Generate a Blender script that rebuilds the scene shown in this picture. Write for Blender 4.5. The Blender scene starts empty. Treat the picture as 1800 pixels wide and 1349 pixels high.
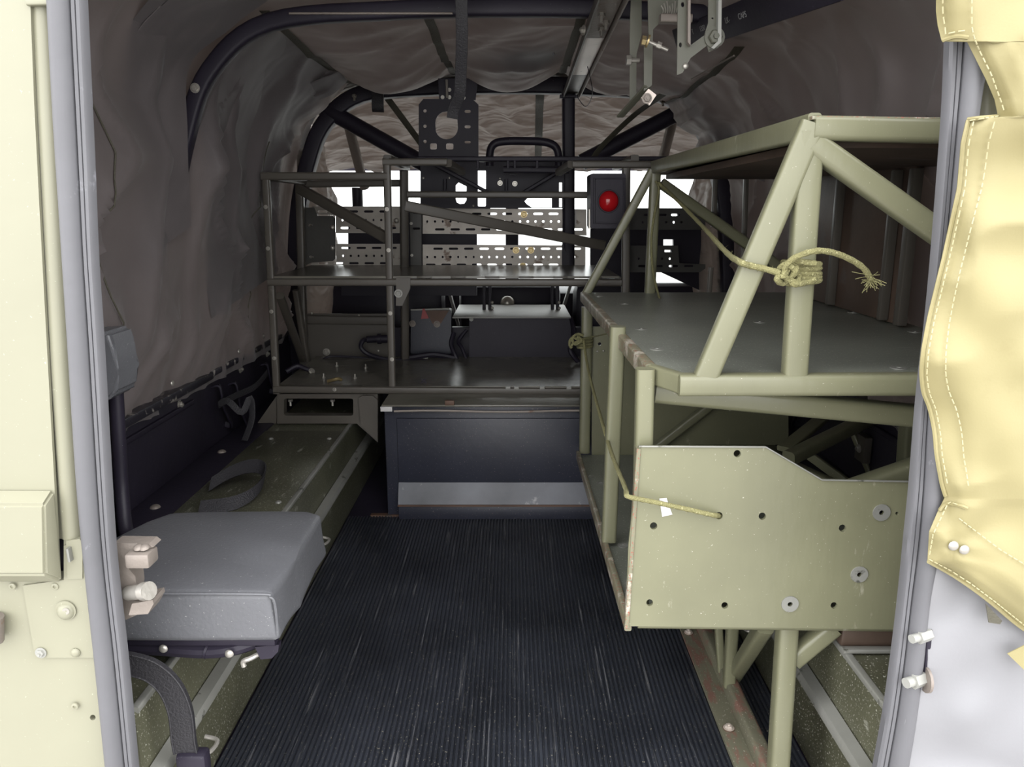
import bpy, bmesh, math, random
from mathutils import Vector, Matrix, noise
from mathutils.geometry import tessellate_polygon
random.seed(4)
V = Vector
SC = bpy.context.scene
COL = SC.collection
# ------------------------------------------------------------------ camera, sky, exposure
F = 1352.0; CX, CY = 900.0, 674.5; PITCH = math.radians(12.7); CAMH = 0.848
cp, sp = math.cos(PITCH), math.sin(PITCH)
cam = bpy.data.cameras.new('camera'); co = bpy.data.objects.new('camera', cam); COL.objects.link(co)
co.location = (0, 0, CAMH); co.rotation_euler = (math.pi/2 - PITCH, 0, 0)
cam.sensor_width = 36; cam.lens = F/1800*36; cam.clip_start = 0.02; cam.clip_end = 500
SC.camera = co
w = bpy.data.worlds.new('overcast_sky'); SC.world = w; w.use_nodes = True
wn = w.node_tree.nodes; wl = w.node_tree.links
bg = wn['Background']
tc = wn.new('ShaderNodeTexCoord'); sx = wn.new('ShaderNodeSeparateXYZ'); cr = wn.new('ShaderNodeValToRGB')
wl.new(tc.outputs['Generated'], sx.inputs[0]); wl.new(sx.outputs['Z'], cr.inputs[0]); wl.new(cr.outputs[0], bg.inputs['Color'])
cr.color_ramp.elements[0].position = 0.0; cr.color_ramp.elements[0].color = (.86, .86, .86, 1)
cr.color_ramp.elements[1].position = 0.6; cr.color_ramp.elements[1].color = (1, 1, 1.02, 1)
bg.inputs['Strength'].default_value = 1.0
SC.view_settings.view_transform = 'Standard'; SC.view_settings.look = 'None'
SC.view_settings.gamma = 1; SC.view_settings.use_curve_mapping = False
SC.view_settings.exposure = 2.32
SC.cycles.max_bounces = 10; SC.cycles.diffuse_bounces = 6; SC.cycles.use_denoising = True

# pixel ray helpers: point of the photograph's ray at a given distance / height / side plane
def ray(px, py):
    u = (px-CX)/F; v = (py-CY)/F
    return V((u, cp - sp*v, -sp - cp*v))
def P(px, py, Y):
    d = ray(px, py); t = Y/d.y; return V((d.x*t, Y, CAMH + d.z*t))
def PZ(px, py, Z):
    d = ray(px, py); t = (Z-CAMH)/d.z; return V((d.x*t, d.y*t, Z))
def PX(px, py, X):
    d = ray(px, py); t = X/d.x; return V((X, d.y*t, CAMH + d.z*t))

# ------------------------------------------------------------------ materials
MATS = {}
def mat(name, col, rough=.55, metal=0., wear=None, wear_amt=.5, wear_scale=25, var=.25, bump=.05, bscale=60,
        stretch=(1, 1, 1), spots=None, spot_amt=.3, emit=None, spec=.5, fold=0., sheen=0., fscale=4, trans=None):
    """paint/cloth with patchy tone, worn streaks (wear) and specks (spots)."""
    m = bpy.data.materials.new(name); m.use_nodes = True; MATS[name] = m
    n = m.node_tree.nodes; l = m.node_tree.links
    b = n['Principled BSDF']
    b.inputs['Roughness'].default_value = rough; b.inputs['Metallic'].default_value = metal
    b.inputs['Specular IOR Level'].default_value = spec
    if sheen: b.inputs['Sheen Weight'].default_value = sheen
    tc = n.new('ShaderNodeTexCoord')
    mp = n.new('ShaderNodeMapping'); mp.inputs['Scale'].default_value = stretch
    l.new(tc.outputs['Object'], mp.inputs[0])
    nz = n.new('ShaderNodeTexNoise'); nz.inputs['Scale'].default_value = 5; nz.inputs['Detail'].default_value = 7
    l.new(tc.outputs['Object'], nz.inputs['Vector'])
    r = n.new('ShaderNodeMapRange'); r.inputs[1].default_value = .3; r.inputs[2].default_value = .7
    r.inputs[3].default_value = 1-var; r.inputs[4].default_value = 1+var
    l.new(nz.outputs['Fac'], r.inputs[0])
    mx = n.new('ShaderNodeVectorMath'); mx.operation = 'SCALE'
    mx.inputs[0].default_value = col[:3]; l.new(r.outputs[0], mx.inputs['Scale'])
    out = mx.outputs[0]
    def layer(out, c, amt, scale, detail, vec, sharp=.03, kf=.2):
        z = n.new('ShaderNodeTexNoise'); z.inputs['Scale'].default_value = scale; z.inputs['Detail'].default_value = detail
        z.inputs['Roughness'].default_value = .65
        l.new(vec, z.inputs['Vector'])
        rr = n.new('ShaderNodeMapRange')
        th = .74 - kf*amt
        rr.inputs[1].default_value = th; rr.inputs[2].default_value = th+sharp; rr.clamp = True
        l.new(z.outputs['Fac'], rr.inputs[0])
        mm = n.new('ShaderNodeMix'); mm.data_type = 'RGBA'
        l.new(rr.outputs[0], mm.inputs['Factor']); l.new(out, mm.inputs['A']); mm.inputs['B'].default_value = (*c[:3], 1)
        return mm.outputs['Result']
    if wear: out = layer(out, wear, wear_amt, wear_scale, 8, mp.outputs[0], .06, .29)
    if spots: out = layer(out, spots, spot_amt, 300, 2, tc.outputs['Object'])
    l.new(out, b.inputs['Base Color'])
    bn = n.new('ShaderNodeTexNoise'); bn.inputs['Scale'].default_value = bscale; bn.inputs['Detail'].default_value = 5
    l.new(mp.outputs[0], bn.inputs['Vector'])
    bp = n.new('ShaderNodeBump'); bp.inputs['Strength'].default_value = bump; bp.inputs['Distance'].default_value = .01
    l.new(bn.outputs['Fac'], bp.inputs['Height'])
    if fold:
        fz = n.new('ShaderNodeTexNoise'); fz.inputs['Scale'].default_value = fscale; fz.inputs['Detail'].default_value = 2
        fz.inputs['Distortion'].default_value = .5
        l.new(mp.outputs[0], fz.inputs['Vector'])
        b2 = n.new('ShaderNodeBump'); b2.inputs['Strength'].default_value = fold; b2.inputs['Distance'].default_value = .05
        l.new(fz.outputs['Fac'], b2.inputs['Height']); l.new(bp.outputs[0], b2.inputs['Normal'])
        l.new(b2.outputs[0], b.inputs['Normal'])
    else:
        l.new(bp.outputs[0], b.inputs['Normal'])
    if trans:
        tr = n.new('ShaderNodeBsdfTranslucent'); tr.inputs[0].default_value = (*trans[0], 1); ms = n.new('ShaderNodeMixShader'); ms.inputs[0].default_value = trans[1]
        l.new(b.outputs[0], ms.inputs[1]); l.new(tr.outputs[0], ms.inputs[2]); l.new(ms.outputs[0], n['Material Output'].inputs[0])
    if emit: b.inputs['Emission Color'].default_value = (*emit, 1); b.inputs['Emission Strength'].default_value = 1
    return m
M_BODY = mat('body_paint', (.262, .256, .186), .42, var=.05, spots=(.4, .4, .3), spot_amt=.1, bump=.02)
M_OLIVE = mat('rack_olive_paint', (.163, .162, .100), .34, var=.14, wear=(.34, .33, .25), wear_amt=.3, wear_scale=22, stretch=(1, 1, .35), spots=(.38, .37, .30), spot_amt=.12, bump=.06)
M_OLIVEW = mat('worn_edge_olive', (.165, .16, .105), .4, var=.2, wear=(.42, .39, .32), wear_amt=.75, wear_scale=22, spots=(.25, .09, .06), spot_amt=.8, bump=.1)
M_TRAY = mat('tray_green_paint', (.175, .185, .155), .33, var=.25, wear=(.3, .31, .27), wear_amt=.3, wear_scale=9, stretch=(1, 5, 5), spots=(.5, .5, .45), spot_amt=.45, bump=.06)
M_RUSTOL = mat('rust_scuffed_olive', (.165, .16, .11), .5, var=.2, wear=(.19, .105, .08), wear_amt=.84, wear_scale=14, stretch=(3, 1, 1), spots=(.45, .42, .35), spot_amt=.4)
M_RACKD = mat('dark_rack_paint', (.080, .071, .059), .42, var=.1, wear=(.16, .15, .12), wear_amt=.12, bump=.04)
M_SHELFD = mat('dark_shelf_plate', (.13, .122, .10), .26, var=.3, wear=(.19, .18, .15), wear_amt=.35, wear_scale=8, stretch=(1, 6, 6), bump=.03)
M_BLACK = mat('black_satin_paint', (.019, .016, .026), .48, spec=.3, var=.2, spots=(.12, .12, .13), spot_amt=.15)
M_BOX = mat('dark_blue_box_paint', (.02, .022, .034), .42, var=.2, wear=(.09, .09, .11), wear_amt=.18, wear_scale=12, spots=(.22, .17, .15), spot_amt=.28)
M_SCUFF = mat('scuffed_grey_strip', (.10, .105, .12), .45, var=.5, wear=(.3, .3, .3), wear_amt=.45, wear_scale=16)
M_BENCH = mat('bench_olive_paint', (.078, .078, .05), .33, var=.35, wear=(.28, .28, .23), wear_amt=.42, wear_scale=13, stretch=(4, 1, 1.5), spots=(.4, .4, .34), spot_amt=.55, bump=.06)
M_BENCHW = mat('bare_worn_edge', (.26, .26, .235), .42, var=.3, wear=(.06, .06, .045), wear_amt=.5, wear_scale=20, metal=.3)
M_RUB = mat('ribbed_rubber', (.026, .029, .037), .34, var=.4, wear=(.11, .112, .12), wear_amt=.5, wear_scale=14, stretch=(9, .25, 1), spots=(.24, .22, .17), spot_amt=.4, bump=.06)  # pale streaks along the ribs: wear, plus rib highlights put into the colour
M_SEAL = mat('grey_rubber_seal', (.118, .118, .126), .55, var=.15, wear=(.22, .22, .24), wear_amt=.25, wear_scale=18, bump=.05)
M_VINYL = mat('grey_vinyl', (.102, .104, .112), .42, var=.14, wear=(.16, .145, .125), wear_amt=.25, wear_scale=7, spots=(.3, .3, .29), spot_amt=.22, bump=.10, bscale=220)
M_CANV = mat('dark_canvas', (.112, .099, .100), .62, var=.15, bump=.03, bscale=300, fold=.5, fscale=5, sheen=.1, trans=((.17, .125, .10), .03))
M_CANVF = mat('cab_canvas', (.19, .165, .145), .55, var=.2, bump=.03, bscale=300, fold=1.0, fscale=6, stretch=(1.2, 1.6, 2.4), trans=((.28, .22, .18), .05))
M_FLAP = mat('yellow_olive_canvas', (.275, .24, .115), .6, var=.08, bump=.04, bscale=400, fold=.14, wear=(.25, .215, .10), wear_amt=.6, wear_scale=3)
M_STITCH = mat('pale_thread', (.42, .38, .22), .8, var=.05)
M_SHEET = mat('pale_grey_sheet', (.225, .225, .235), .5, var=.04, bump=.03, bscale=200, fold=.25)
M_GALV = mat('galvanised_steel', (.38, .35, .31), .45, metal=.35, var=.35, wear=(.14, .10, .075), wear_amt=.5, wear_scale=14)
M_GALVD = mat('dark_drilled_plate', (.05, .048, .042), .45, var=.2)
M_STEEL = mat('zinc_bolt', (.42, .4, .36), .35, metal=.6, var=.2, bump=.1)
M_BRASS = mat('brass_fitting', (.36, .28, .14), .35, metal=.7, var=.2)
M_ALLOY = mat('cast_alloy', (.22, .19, .165), .5, metal=.2, var=.25, wear=(.16, .1, .07), wear_amt=.4, wear_scale=30, bump=.2)
M_ROPE = mat('khaki_rope', (.25, .235, .105), .9, var=.2, bump=.6, bscale=500, spots=(.4, .38, .2), spot_amt=.6)
M_ROPED = mat('faded_rope', (.22, .21, .10), .9, var=.2, bump=.6, bscale=500)
M_WEB = mat('black_webbing', (.020, .019, .022), .6, var=.15, bump=.3, bscale=300)
M_WEBO = mat('olive_webbing', (.075, .07, .05), .7, var=.1, bump=.3, bscale=300)
M_RED = mat('red_lens', (.42, .008, .012), .12, var=.02)
M_REDM = mat('red_tag', (.3, .02, .02), .4)
M_RUST = mat('rusty_plate', (.10, .055, .035), .6, var=.4, wear=(.05, .04, .035), wear_amt=.5)
M_WHITE = mat('white_sticker', (.5, .49, .48), .5, var=.03)
M_CREAM = mat('cream_panel', (.30, .30, .275), .5, var=.08)
M_PLY = mat('brown_side_board', (.075, .05, .036), .55, var=.45, wear=(.11, .09, .08), wear_amt=.45, wear_scale=6)
M_WPRIM = mat('pale_primer', (.55, .48, .42), .35, metal=.3, var=.15, wear=(.08, .07, .06), wear_amt=.25)
M_CHIP = mat('chipped_black_paint', (.022, .02, .028), .4, var=.2, wear=(.30, .28, .25), wear_amt=.6, wear_scale=45)
M_HOLE = mat('dark_recess', (.01, .01, .012), .8)
M_GRND = mat('pale_concrete', (.30, .29, .28), .9, var=.15)
def glass():
    m = bpy.data.materials.new('windscreen_glass'); m.use_nodes = True
    n = m.node_tree.nodes; l = m.node_tree.links; n.remove(n['Principled BSDF'])
    o = n['Material Output']; t = n.new('ShaderNodeBsdfTransparent'); g = n.new('ShaderNodeBsdfGlossy'); x = n.new('ShaderNodeMixShader')
    t.inputs[0].default_value = (.93, .95, .94, 1); g.inputs['Roughness'].default_value = .05; x.inputs[0].default_value = .06
    l.new(t.outputs[0], x.inputs[1]); l.new(g.outputs[0], x.inputs[2]); l.new(x.outputs[0], o.inputs[0]); return m
M_GLASS = glass()

# ------------------------------------------------------------------ object helpers
OFF = {}
def tagp(o, label=None, cat=None, group=None, kind=None):
    if label: o['label'] = label
    if cat: o['category'] = cat
    if group: o['group'] = group
    if kind: o['kind'] = kind
    return o
def thing(name, label, cat, loc, group=None):
    o = bpy.data.objects.new(name, None); COL.objects.link(o); o.location = loc; o.empty_display_size = .05
    OFF[o.name] = V(loc); return tagp(o, label, cat, group)
def obj(name, bm, m, parent=None, label=None, cat=None, group=None, kind=None, smooth=True, ang=35, recalc=True):
    if recalc: bmesh.ops.recalc_face_normals(bm, faces=bm.faces)
    me = bpy.data.meshes.new(name)
    if parent is not None: off = OFF[parent.name]
    else:
        xs = [v.co for v in bm.verts]
        lo = V((min(c.x for c in xs), min(c.y for c in xs), min(c.z for c in xs))); hi = V((max(c.x for c in xs), max(c.y for c in xs), max(c.z for c in xs)))
        off = V(((lo.x+hi.x)/2, (lo.y+hi.y)/2, lo.z))
    bmesh.ops.translate(bm, verts=bm.verts, vec=-off)
    bm.to_mesh(me); bm.free(); me.materials.append(m)
    if smooth:
        me.shade_smooth(); me.set_sharp_from_angle(angle=math.radians(ang))
    o = bpy.data.objects.new(name, me); COL.objects.link(o)
    if parent is not None: o.parent = parent
    else: o.location = off
    OFF[o.name] = off
    return tagp(o, label, cat, group, kind)
def NB(): return bmesh.new()
def frame_from(d, up=V((0, 0, 1))):
    d = d.normalized()
    if abs(d.dot(up)) > .985:
        s = (V((0, 1, 0)) - d*d.y).normalized(); return s, s.cross(d).normalized()
    s = d.cross(up).normalized(); u = s.cross(d).normalized()
    return s, u
def rrect(w, h, r, n=3):
    pts = []
    for cx, cy, a0 in ((w/2-r, h/2-r, 0), (-w/2+r, h/2-r, 90), (-w/2+r, -h/2+r, 180), (w/2-r, -h/2+r, 270)):
        for i in range(n+1):
            a = math.radians(a0 + 90*i/n); pts.append((cx + r*math.cos(a), cy + r*math.sin(a)))
    return pts
def loft(bm, rings, cap=True, closed=False):
    vs = [[bm.verts.new(p) for p in r] for r in rings]
    n = len(vs[0])
    for i in range(len(vs) - (0 if closed else 1)):
        a, b = vs[i], vs[(i+1) % len(vs)]
        for k in range(n):
            bm.faces.new((a[k], a[(k+1) % n], b[(k+1) % n], b[k]))
    if cap and not closed:
        bm.faces.new(vs[0][::-1]); bm.faces.new(vs[-1])
def sq(bm, a, b, w, h=None, up=V((0, 0, 1)), r=None, ext=0.):
    """square tube a->b: w along side axis, h along up axis"""
    h = h or w; r = r if r is not None else min(w, h)*.24
    d = (b-a).normalized(); a = a - d*ext; b = b + d*ext
    s, u = frame_from(d, up)
    pr = rrect(w, h, r)
    loft(bm, [[p + s*x + u*y for x, y in pr] for p in (a, b)])
def box(bm, lo, hi, r=.002):
    a = V((lo[0], (lo[1]+hi[1])/2, (lo[2]+hi[2])/2)); b = V((hi[0], a.y, a.z))
    g = bmesh.ops.create_cube(bm, size=1)
    for v in g['verts']:
        v.co = V((lo[i] + (v.co[i]+.5)*(hi[i]-lo[i]) for i in range(3)))
    if r: 
        es = list({e for v in g['verts'] for e in v.link_edges})
        bmesh.ops.bevel(bm, geom=es, offset=r, segments=2, affect='EDGES', profile=.5)
def sweep(bm, pts, prof, closed=False, up=V((0, 0, 1)), scale=None, cap=True):
    """prof: list of (x,y); frame by parallel transport"""
    n = len(pts); rings = []; s = u = None
    for i, p in enumerate(pts):
        if closed: d = pts[(i+1) % n] - pts[i-1]
        else: d = pts[min(i+1, n-1)] - pts[max(i-1, 0)]
        d.normalize()
        if s is None: s, u = frame_from(d, up)
        else:
            u = (u - d*u.dot(d)).normalized(); s = d.cross(u).normalized()
        k = scale[i] if scale else 1
        rings.append([p + s*x*k + u*y*k for x, y in prof])
    loft(bm, rings, cap=cap, closed=closed)
def circ(r, n=10): return [(r*math.cos(2*math.pi*i/n), r*math.sin(2*math.pi*i/n)) for i in range(n)]
def tube(bm, pts, r, n=10, closed=False, scale=None): sweep(bm, pts, circ(r, n), closed=closed, scale=scale)
def smooth(pts, k=6, closed=False):
    """Catmull-Rom through control points"""
    out = []; n = len(pts)
    rng = range(n) if closed else range(n-1)
    for i in rng:
        g = (lambda j: pts[j % n]) if closed else (lambda j: pts[max(0, min(n-1, j))])
        p0, p1, p2, p3 = g(i-1), g(i), g(i+1), g(i+2)
        for q in range(k):
            t = q/k
            out.append(.5*((2*p1) + (p2-p0)*t + (2*p0-5*p1+4*p2-p3)*t*t + (3*p1-p0-3*p2+p3)*t**3))
    if not closed: out.append(pts[-1].copy())
    return out
def rot2(pts, cx, cy, a):
    c, s = math.cos(a), math.sin(a); return [(cx+(x*c-y*s), cy+(x*s+y*c)) for x, y in pts]
def cir2(cx, cy, r, n=12, sy=1): return [(cx+r*math.cos(2*math.pi*i/n), cy+sy*r*math.sin(2*math.pi*i/n)) for i in range(n)]
def slot2(cx, cy, L, h, n=4):
    r = h/2; out = []
    for i in range(n+1): a = -math.pi/2 + math.pi*i/n; out.append((cx+L/2-r+r*math.cos(a), cy+r*math.sin(a)))
    for i in range(n+1): a = math.pi/2 + math.pi*i/n; out.append((cx-L/2+r+r*math.cos(a), cy+r*math.sin(a)))
    return out
def rr2(x0, y0, x1, y1, r): return [(x+(x0+x1)/2, y+(y0+y1)/2) for x, y in rrect(x1-x0, y1-y0, r)]
def plate(bm, outer, holes, fmap, th):
    """outer/holes 2-D loops mapped to 3-D by fmap; th = thickness vector"""
    loops = [outer] + list(holes)
    tris = tessellate_polygon([[V((x, y, 0)) for x, y in lp] for lp in loops])
    pts = [fmap(x, y) for lp in loops for x, y in lp]
    f = [bm.verts.new(p) for p in pts]; b = [bm.verts.new(p+th) for p in pts]
    for t in tris:
        try: bm.faces.new([f[i] for i in t]); bm.faces.new([b[i] for i in reversed(t)])
        except ValueError: pass
    k = 0
    for lp in loops:
        n = len(lp)
        for i in range(n):
            a, c = k+i, k+(i+1) % n
            try: bm.faces.new((f[a], f[c], b[c], b[a]))
            except ValueError: pass
        k += n
def pxplate(name, Y, outer, holes, th, m, parent=None, **kw):
    bm = NB(); plate(bm, outer, holes, lambda x, y: P(x, y, Y), V((0, th, 0)))
    return obj(name, bm, m, parent, **kw)
def grid(bm, nu, nv, f):
    vs = [[bm.verts.new(f(i/nu, j/nv)) for j in range(nv+1)] for i in range(nu+1)]
    for i in range(nu):
        for j in range(nv): bm.faces.new((vs[i][j], vs[i+1][j], vs[i+1][j+1], vs[i][j+1]))
    return vs
# fasteners: shared meshes, each its own object
FM = {}
def fastener(kind, r, m):
    key = (kind, round(r, 4), m.name)
    if key in FM: return FM[key]
    bm = NB()
    def ring(rr, z, n): return [V((rr*math.cos(2*math.pi*i/n), rr*math.sin(2*math.pi*i/n), z)) for i in range(n)]
    if kind == 'bolt':
        loft(bm, [ring(r*1.45, 0, 16), ring(r*1.45, r*.18, 16)]); loft(bm, [ring(r, r*.18, 6), ring(r, r*.75, 6), ring(r*.86, r*.9, 6)])
        loft(bm, [ring(r*.42, r*.8, 8), ring(r*.40, r*1.3, 8)])
    elif kind == 'dome':
        loft(bm, [ring(r*math.cos(a), r*.6*math.sin(a), 14) for a in (0, .5, .95, 1.3)])
    elif kind == 'pop':
        loft(bm, [ring(r, 0, 12), ring(r*.92, r*.28, 12), ring(r*.42, r*.42, 12), ring(r*.36, r*.12, 12)])
    elif kind == 'washer':
        loft(bm, [ring(r, 0, 20), ring(r, r*.1, 20), ring(r*.3, r*.1, 20), ring(r*.28, -.001, 20)], cap=False)
        
    elif kind == 'stud':
        loft(bm, [ring(r*1.3, 0, 6), ring(r*1.3, r*1.2, 6)]); loft(bm, [ring(r*.6, r*1.1, 8), ring(r*.6, r*3.4, 8)])
    bmesh.ops.recalc_face_normals(bm, faces=bm.faces)
    me = bpy.data.meshes.new(kind); bm.to_mesh(me); bm.free(); me.materials.append(m); me.shade_smooth(); me.set_sharp_from_angle(angle=.6)
    FM[key] = me; return me
NAMES = {'bolt': 'bolt', 'dome': 'rivet', 'pop': 'pop_rivet', 'washer': 'washer', 'stud': 'stud_bolt'}
def fast(kind, p, r, m, parent, d=V((0, -1, 0)), roll=0., name=None, **kw):
    o = bpy.data.objects.new(name or NAMES[kind], fastener(kind, r, m)); COL.objects.link(o)
    o.parent = parent; q = d.to_track_quat('Z', 'Y')
    o.rotation_mode = 'QUATERNION'; o.rotation_quaternion = q @ Matrix.Rotation(roll, 3, 'Z').to_quaternion()
    o.location = p - OFF[parent.name]; return tagp(o, **kw)
def bar(parent, name, a, b, w, h=None, m=M_OLIVE, up=V((0, 0, 1)), ext=0, r=None, **kw):
    bm = NB(); sq(bm, P(*a) if len(a) == 3 else a, P(*b) if len(b) == 3 else b, w, h, up, r, ext)
    return obj(name, bm, m, parent, **kw)
def pbar(parent, name, a, b, w, h=None, m=M_OLIVE, **kw): return bar(parent, name, P(*a), P(*b), w, h, m, **kw)
_bar = bar
def bar(parent, name, a, b, w, h=None, m=M_OLIVE, up=V((0, 0, 1)), ext=0, r=None, **kw):
    bm = NB(); sq(bm, a, b, w, h, up, r, ext); return obj(name, bm, m, parent, **kw)

# ================================================================== SETTING
# ground outside
bm = NB(); box(bm, (-40, -12, -.86), (40, 60, -.80), 0); obj('ground', bm, M_GRND, kind='structure')
# truck bed
bm = NB(); box(bm, (-.85, .84, -.05), (.85, 2.9, -.004), 0); obj('floor', bm, M_BLACK, kind='structure')
# tub side walls, black painted, with top capping
def tub_side(s, side):
    bm = NB(); box(bm, (min(s*.795, s*.83), .80, -.01), (max(s*.795, s*.83), 2.75, .43), .003)
    wl = obj('wall_'+side, bm, M_BLACK, kind='structure')
    return wl
WL = tub_side(-1, 'left'); WR = tub_side(1, 'right')
def part_on(parent, name, bm, m, **kw): return obj(name, bm, m, parent, **kw)
for s, W in ((-1, WL), (1, WR)):
    bm = NB(); box(bm, (min(s*.765, s*.835), .85, .425), (max(s*.765, s*.835), 1.93, .445), .003); box(bm, (min(s*.775, s*.835), 1.95, .425), (max(s*.775, s*.835), 2.74, .442), .003)
    part_on(W, 'capping_rail', bm, M_CHIP)
    bm = NB(); sq(bm, V((s*.791, .9, .385)), V((s*.791, 1.85, .385)), .008, .012); part_on(W, 'pressed_rib', bm, M_BLACK)
    bm = NB(); box(bm, (min(s*.70, s*.795), .82, .205), (max(s*.70, s*.795), 2.74, .238), .004); part_on(W, 'side_ledge', bm, M_BLACK)
    for y in (1.05, 1.3, 1.52, 1.9, 2.3):
        fast('dome', V((s*.75, y, .238)), .011, M_ALLOY, W, V((0, 0, 1)))
    for y in (1.0, 1.78, 2.2, 2.45):
        fast('bolt', V((s*.794, y, .395)), .008, M_STEEL, W, V((-s, 0, 0)))
    # stiffening pockets and brackets along the side
    for y, z, hh in ((2.02, .33, .12), (2.14, .30, .14), (1.26, .29, .11), (2.42, .32, .1)):
        bm = NB()
        pts = [V((s*.795, y-.03, z+hh/2)), V((s*.775, y-.03, z+hh/2)), V((s*.772, y-.02, z)), V((s*.775, y+.03, z-hh/2)), V((s*.795, y+.035, z-hh/2))]
        sweep(bm, smooth(pts, 5), rrect(.016, .006, .002)); part_on(W, 'side_bracket', bm, M_BLACK)
# footman strap looped along the left wall
bm = NB()
pts = [P(430, 775, 1.95), P(443, 735, 1.99), P(440, 700, 2.0), P(425, 725, 1.98), P(400, 705, 1.96), P(385, 712, 1.93), P(412, 697, 2.0), P(448, 680, 2.1), P(470, 655, 2.2)]
sweep(bm, smooth([V((max(-.78, p.x), p.y, p.z)) for p in pts], 5), rrect(.018, .003, .001))
obj('tie_down_strap', bm, M_WEB, label='thin black webbing strap zigzagging along the left side wall near the rack', cat='strap')

# bulkhead between load bed and cab
bm = NB(); box(bm, (-.83, 2.72, -.01), (.83, 2.75, .44), .003); obj('wall_front', bm, M_BLACK, kind='structure')
bm = NB(); box(bm, (-.83, 2.75, .1), (.83, 4.3, .14), 0); obj('floor.001', bm, M_BLACK, kind='structure')

# ---- wheel boxes (benches)
def wheel_box(s, label):
    t = thing('wheel_box', label, 'storage box', (s*.59, 1.5, 0))
    y0, y1 = .845, 2.72
    bm = NB()
    pr = [(.70, 0), (.70, .234), (.48, .234), (.472, .228), (.470, .22), (.470, .145), (.466, .13), (.466, 0)]
    loft(bm, [[V((s*x, y, z)) for x, z in pr] for y in (y0, y1)])
    obj('body', bm, M_BENCH, t)
    bm = NB(); sq(bm, V((s*.4755, y0+.01, .2325)), V((s*.4755, y1-.3, .2325)), .011, .009); obj('worn_edge', bm, M_BENCHW, t, label='pale bare-metal edge')
    bm = NB(); loft(bm, [[V((s*x, y, z)) for x, z in ((.468, .146), (.452, .142), (.449, .136), (.449, .128), (.453, .126), (.468, .13))] for y in (y0, y1)])
    obj('drip_rail', bm, M_BENCHW, t, label='pale scuffed rail')
    bm = NB(); box(bm, (min(s*.48, s*.70), 1.0, .234), (max(s*.48, s*.70), 2.1, .2375), .001); obj('lid', bm, M_BENCH, t)
    for y in (.86, 1.02, 1.55, 2.02):
        for x in (.50, .66): fast('dome', V((s*x, y, .2375 if y > 1 else .234)), .007, M_BENCHW, t, V((0, 0, 1)))
    for y in ((.93, 1.62) if s < 0 else (1.25,)):
        bm = NB()
        pts = [V((s*.468, y, .115)), V((s*.446, y, .112)), V((s*.425, y+.004, .108)), V((s*.421, y+.03, .108)), V((s*.44, y+.034, .112))]
        tube(bm, smooth(pts, 5), .0032, 8); obj('lid_hook', bm, M_STEEL, t)
    return t
WBL = wheel_box(-1, 'long dark olive wheel box bench with scuffed lid along the left side under the seat')
WBR = wheel_box(1, 'olive wheel box with white worn edges on the right, below the drilled rack panel')

# ---- ribbed rubber mat
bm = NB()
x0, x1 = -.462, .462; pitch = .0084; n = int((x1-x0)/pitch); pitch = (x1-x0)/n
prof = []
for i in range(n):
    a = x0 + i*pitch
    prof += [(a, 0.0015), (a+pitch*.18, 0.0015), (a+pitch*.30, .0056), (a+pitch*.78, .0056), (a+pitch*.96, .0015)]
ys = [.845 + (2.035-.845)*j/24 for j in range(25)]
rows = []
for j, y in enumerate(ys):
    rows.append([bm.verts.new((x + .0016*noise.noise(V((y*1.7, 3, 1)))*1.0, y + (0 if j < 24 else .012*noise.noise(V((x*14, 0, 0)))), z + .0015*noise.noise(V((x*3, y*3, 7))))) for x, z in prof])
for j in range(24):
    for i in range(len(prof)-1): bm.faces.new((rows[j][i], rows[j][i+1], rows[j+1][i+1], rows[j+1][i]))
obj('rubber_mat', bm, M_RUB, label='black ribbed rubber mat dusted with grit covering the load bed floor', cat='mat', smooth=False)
# rust line where mat meets the box
bm = NB(); sq(bm, V((-.40, 2.045, .004)), V((.46, 2.045, .004)), .02, .006); obj('trim_1', bm, M_RUST, kind='structure')

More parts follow.
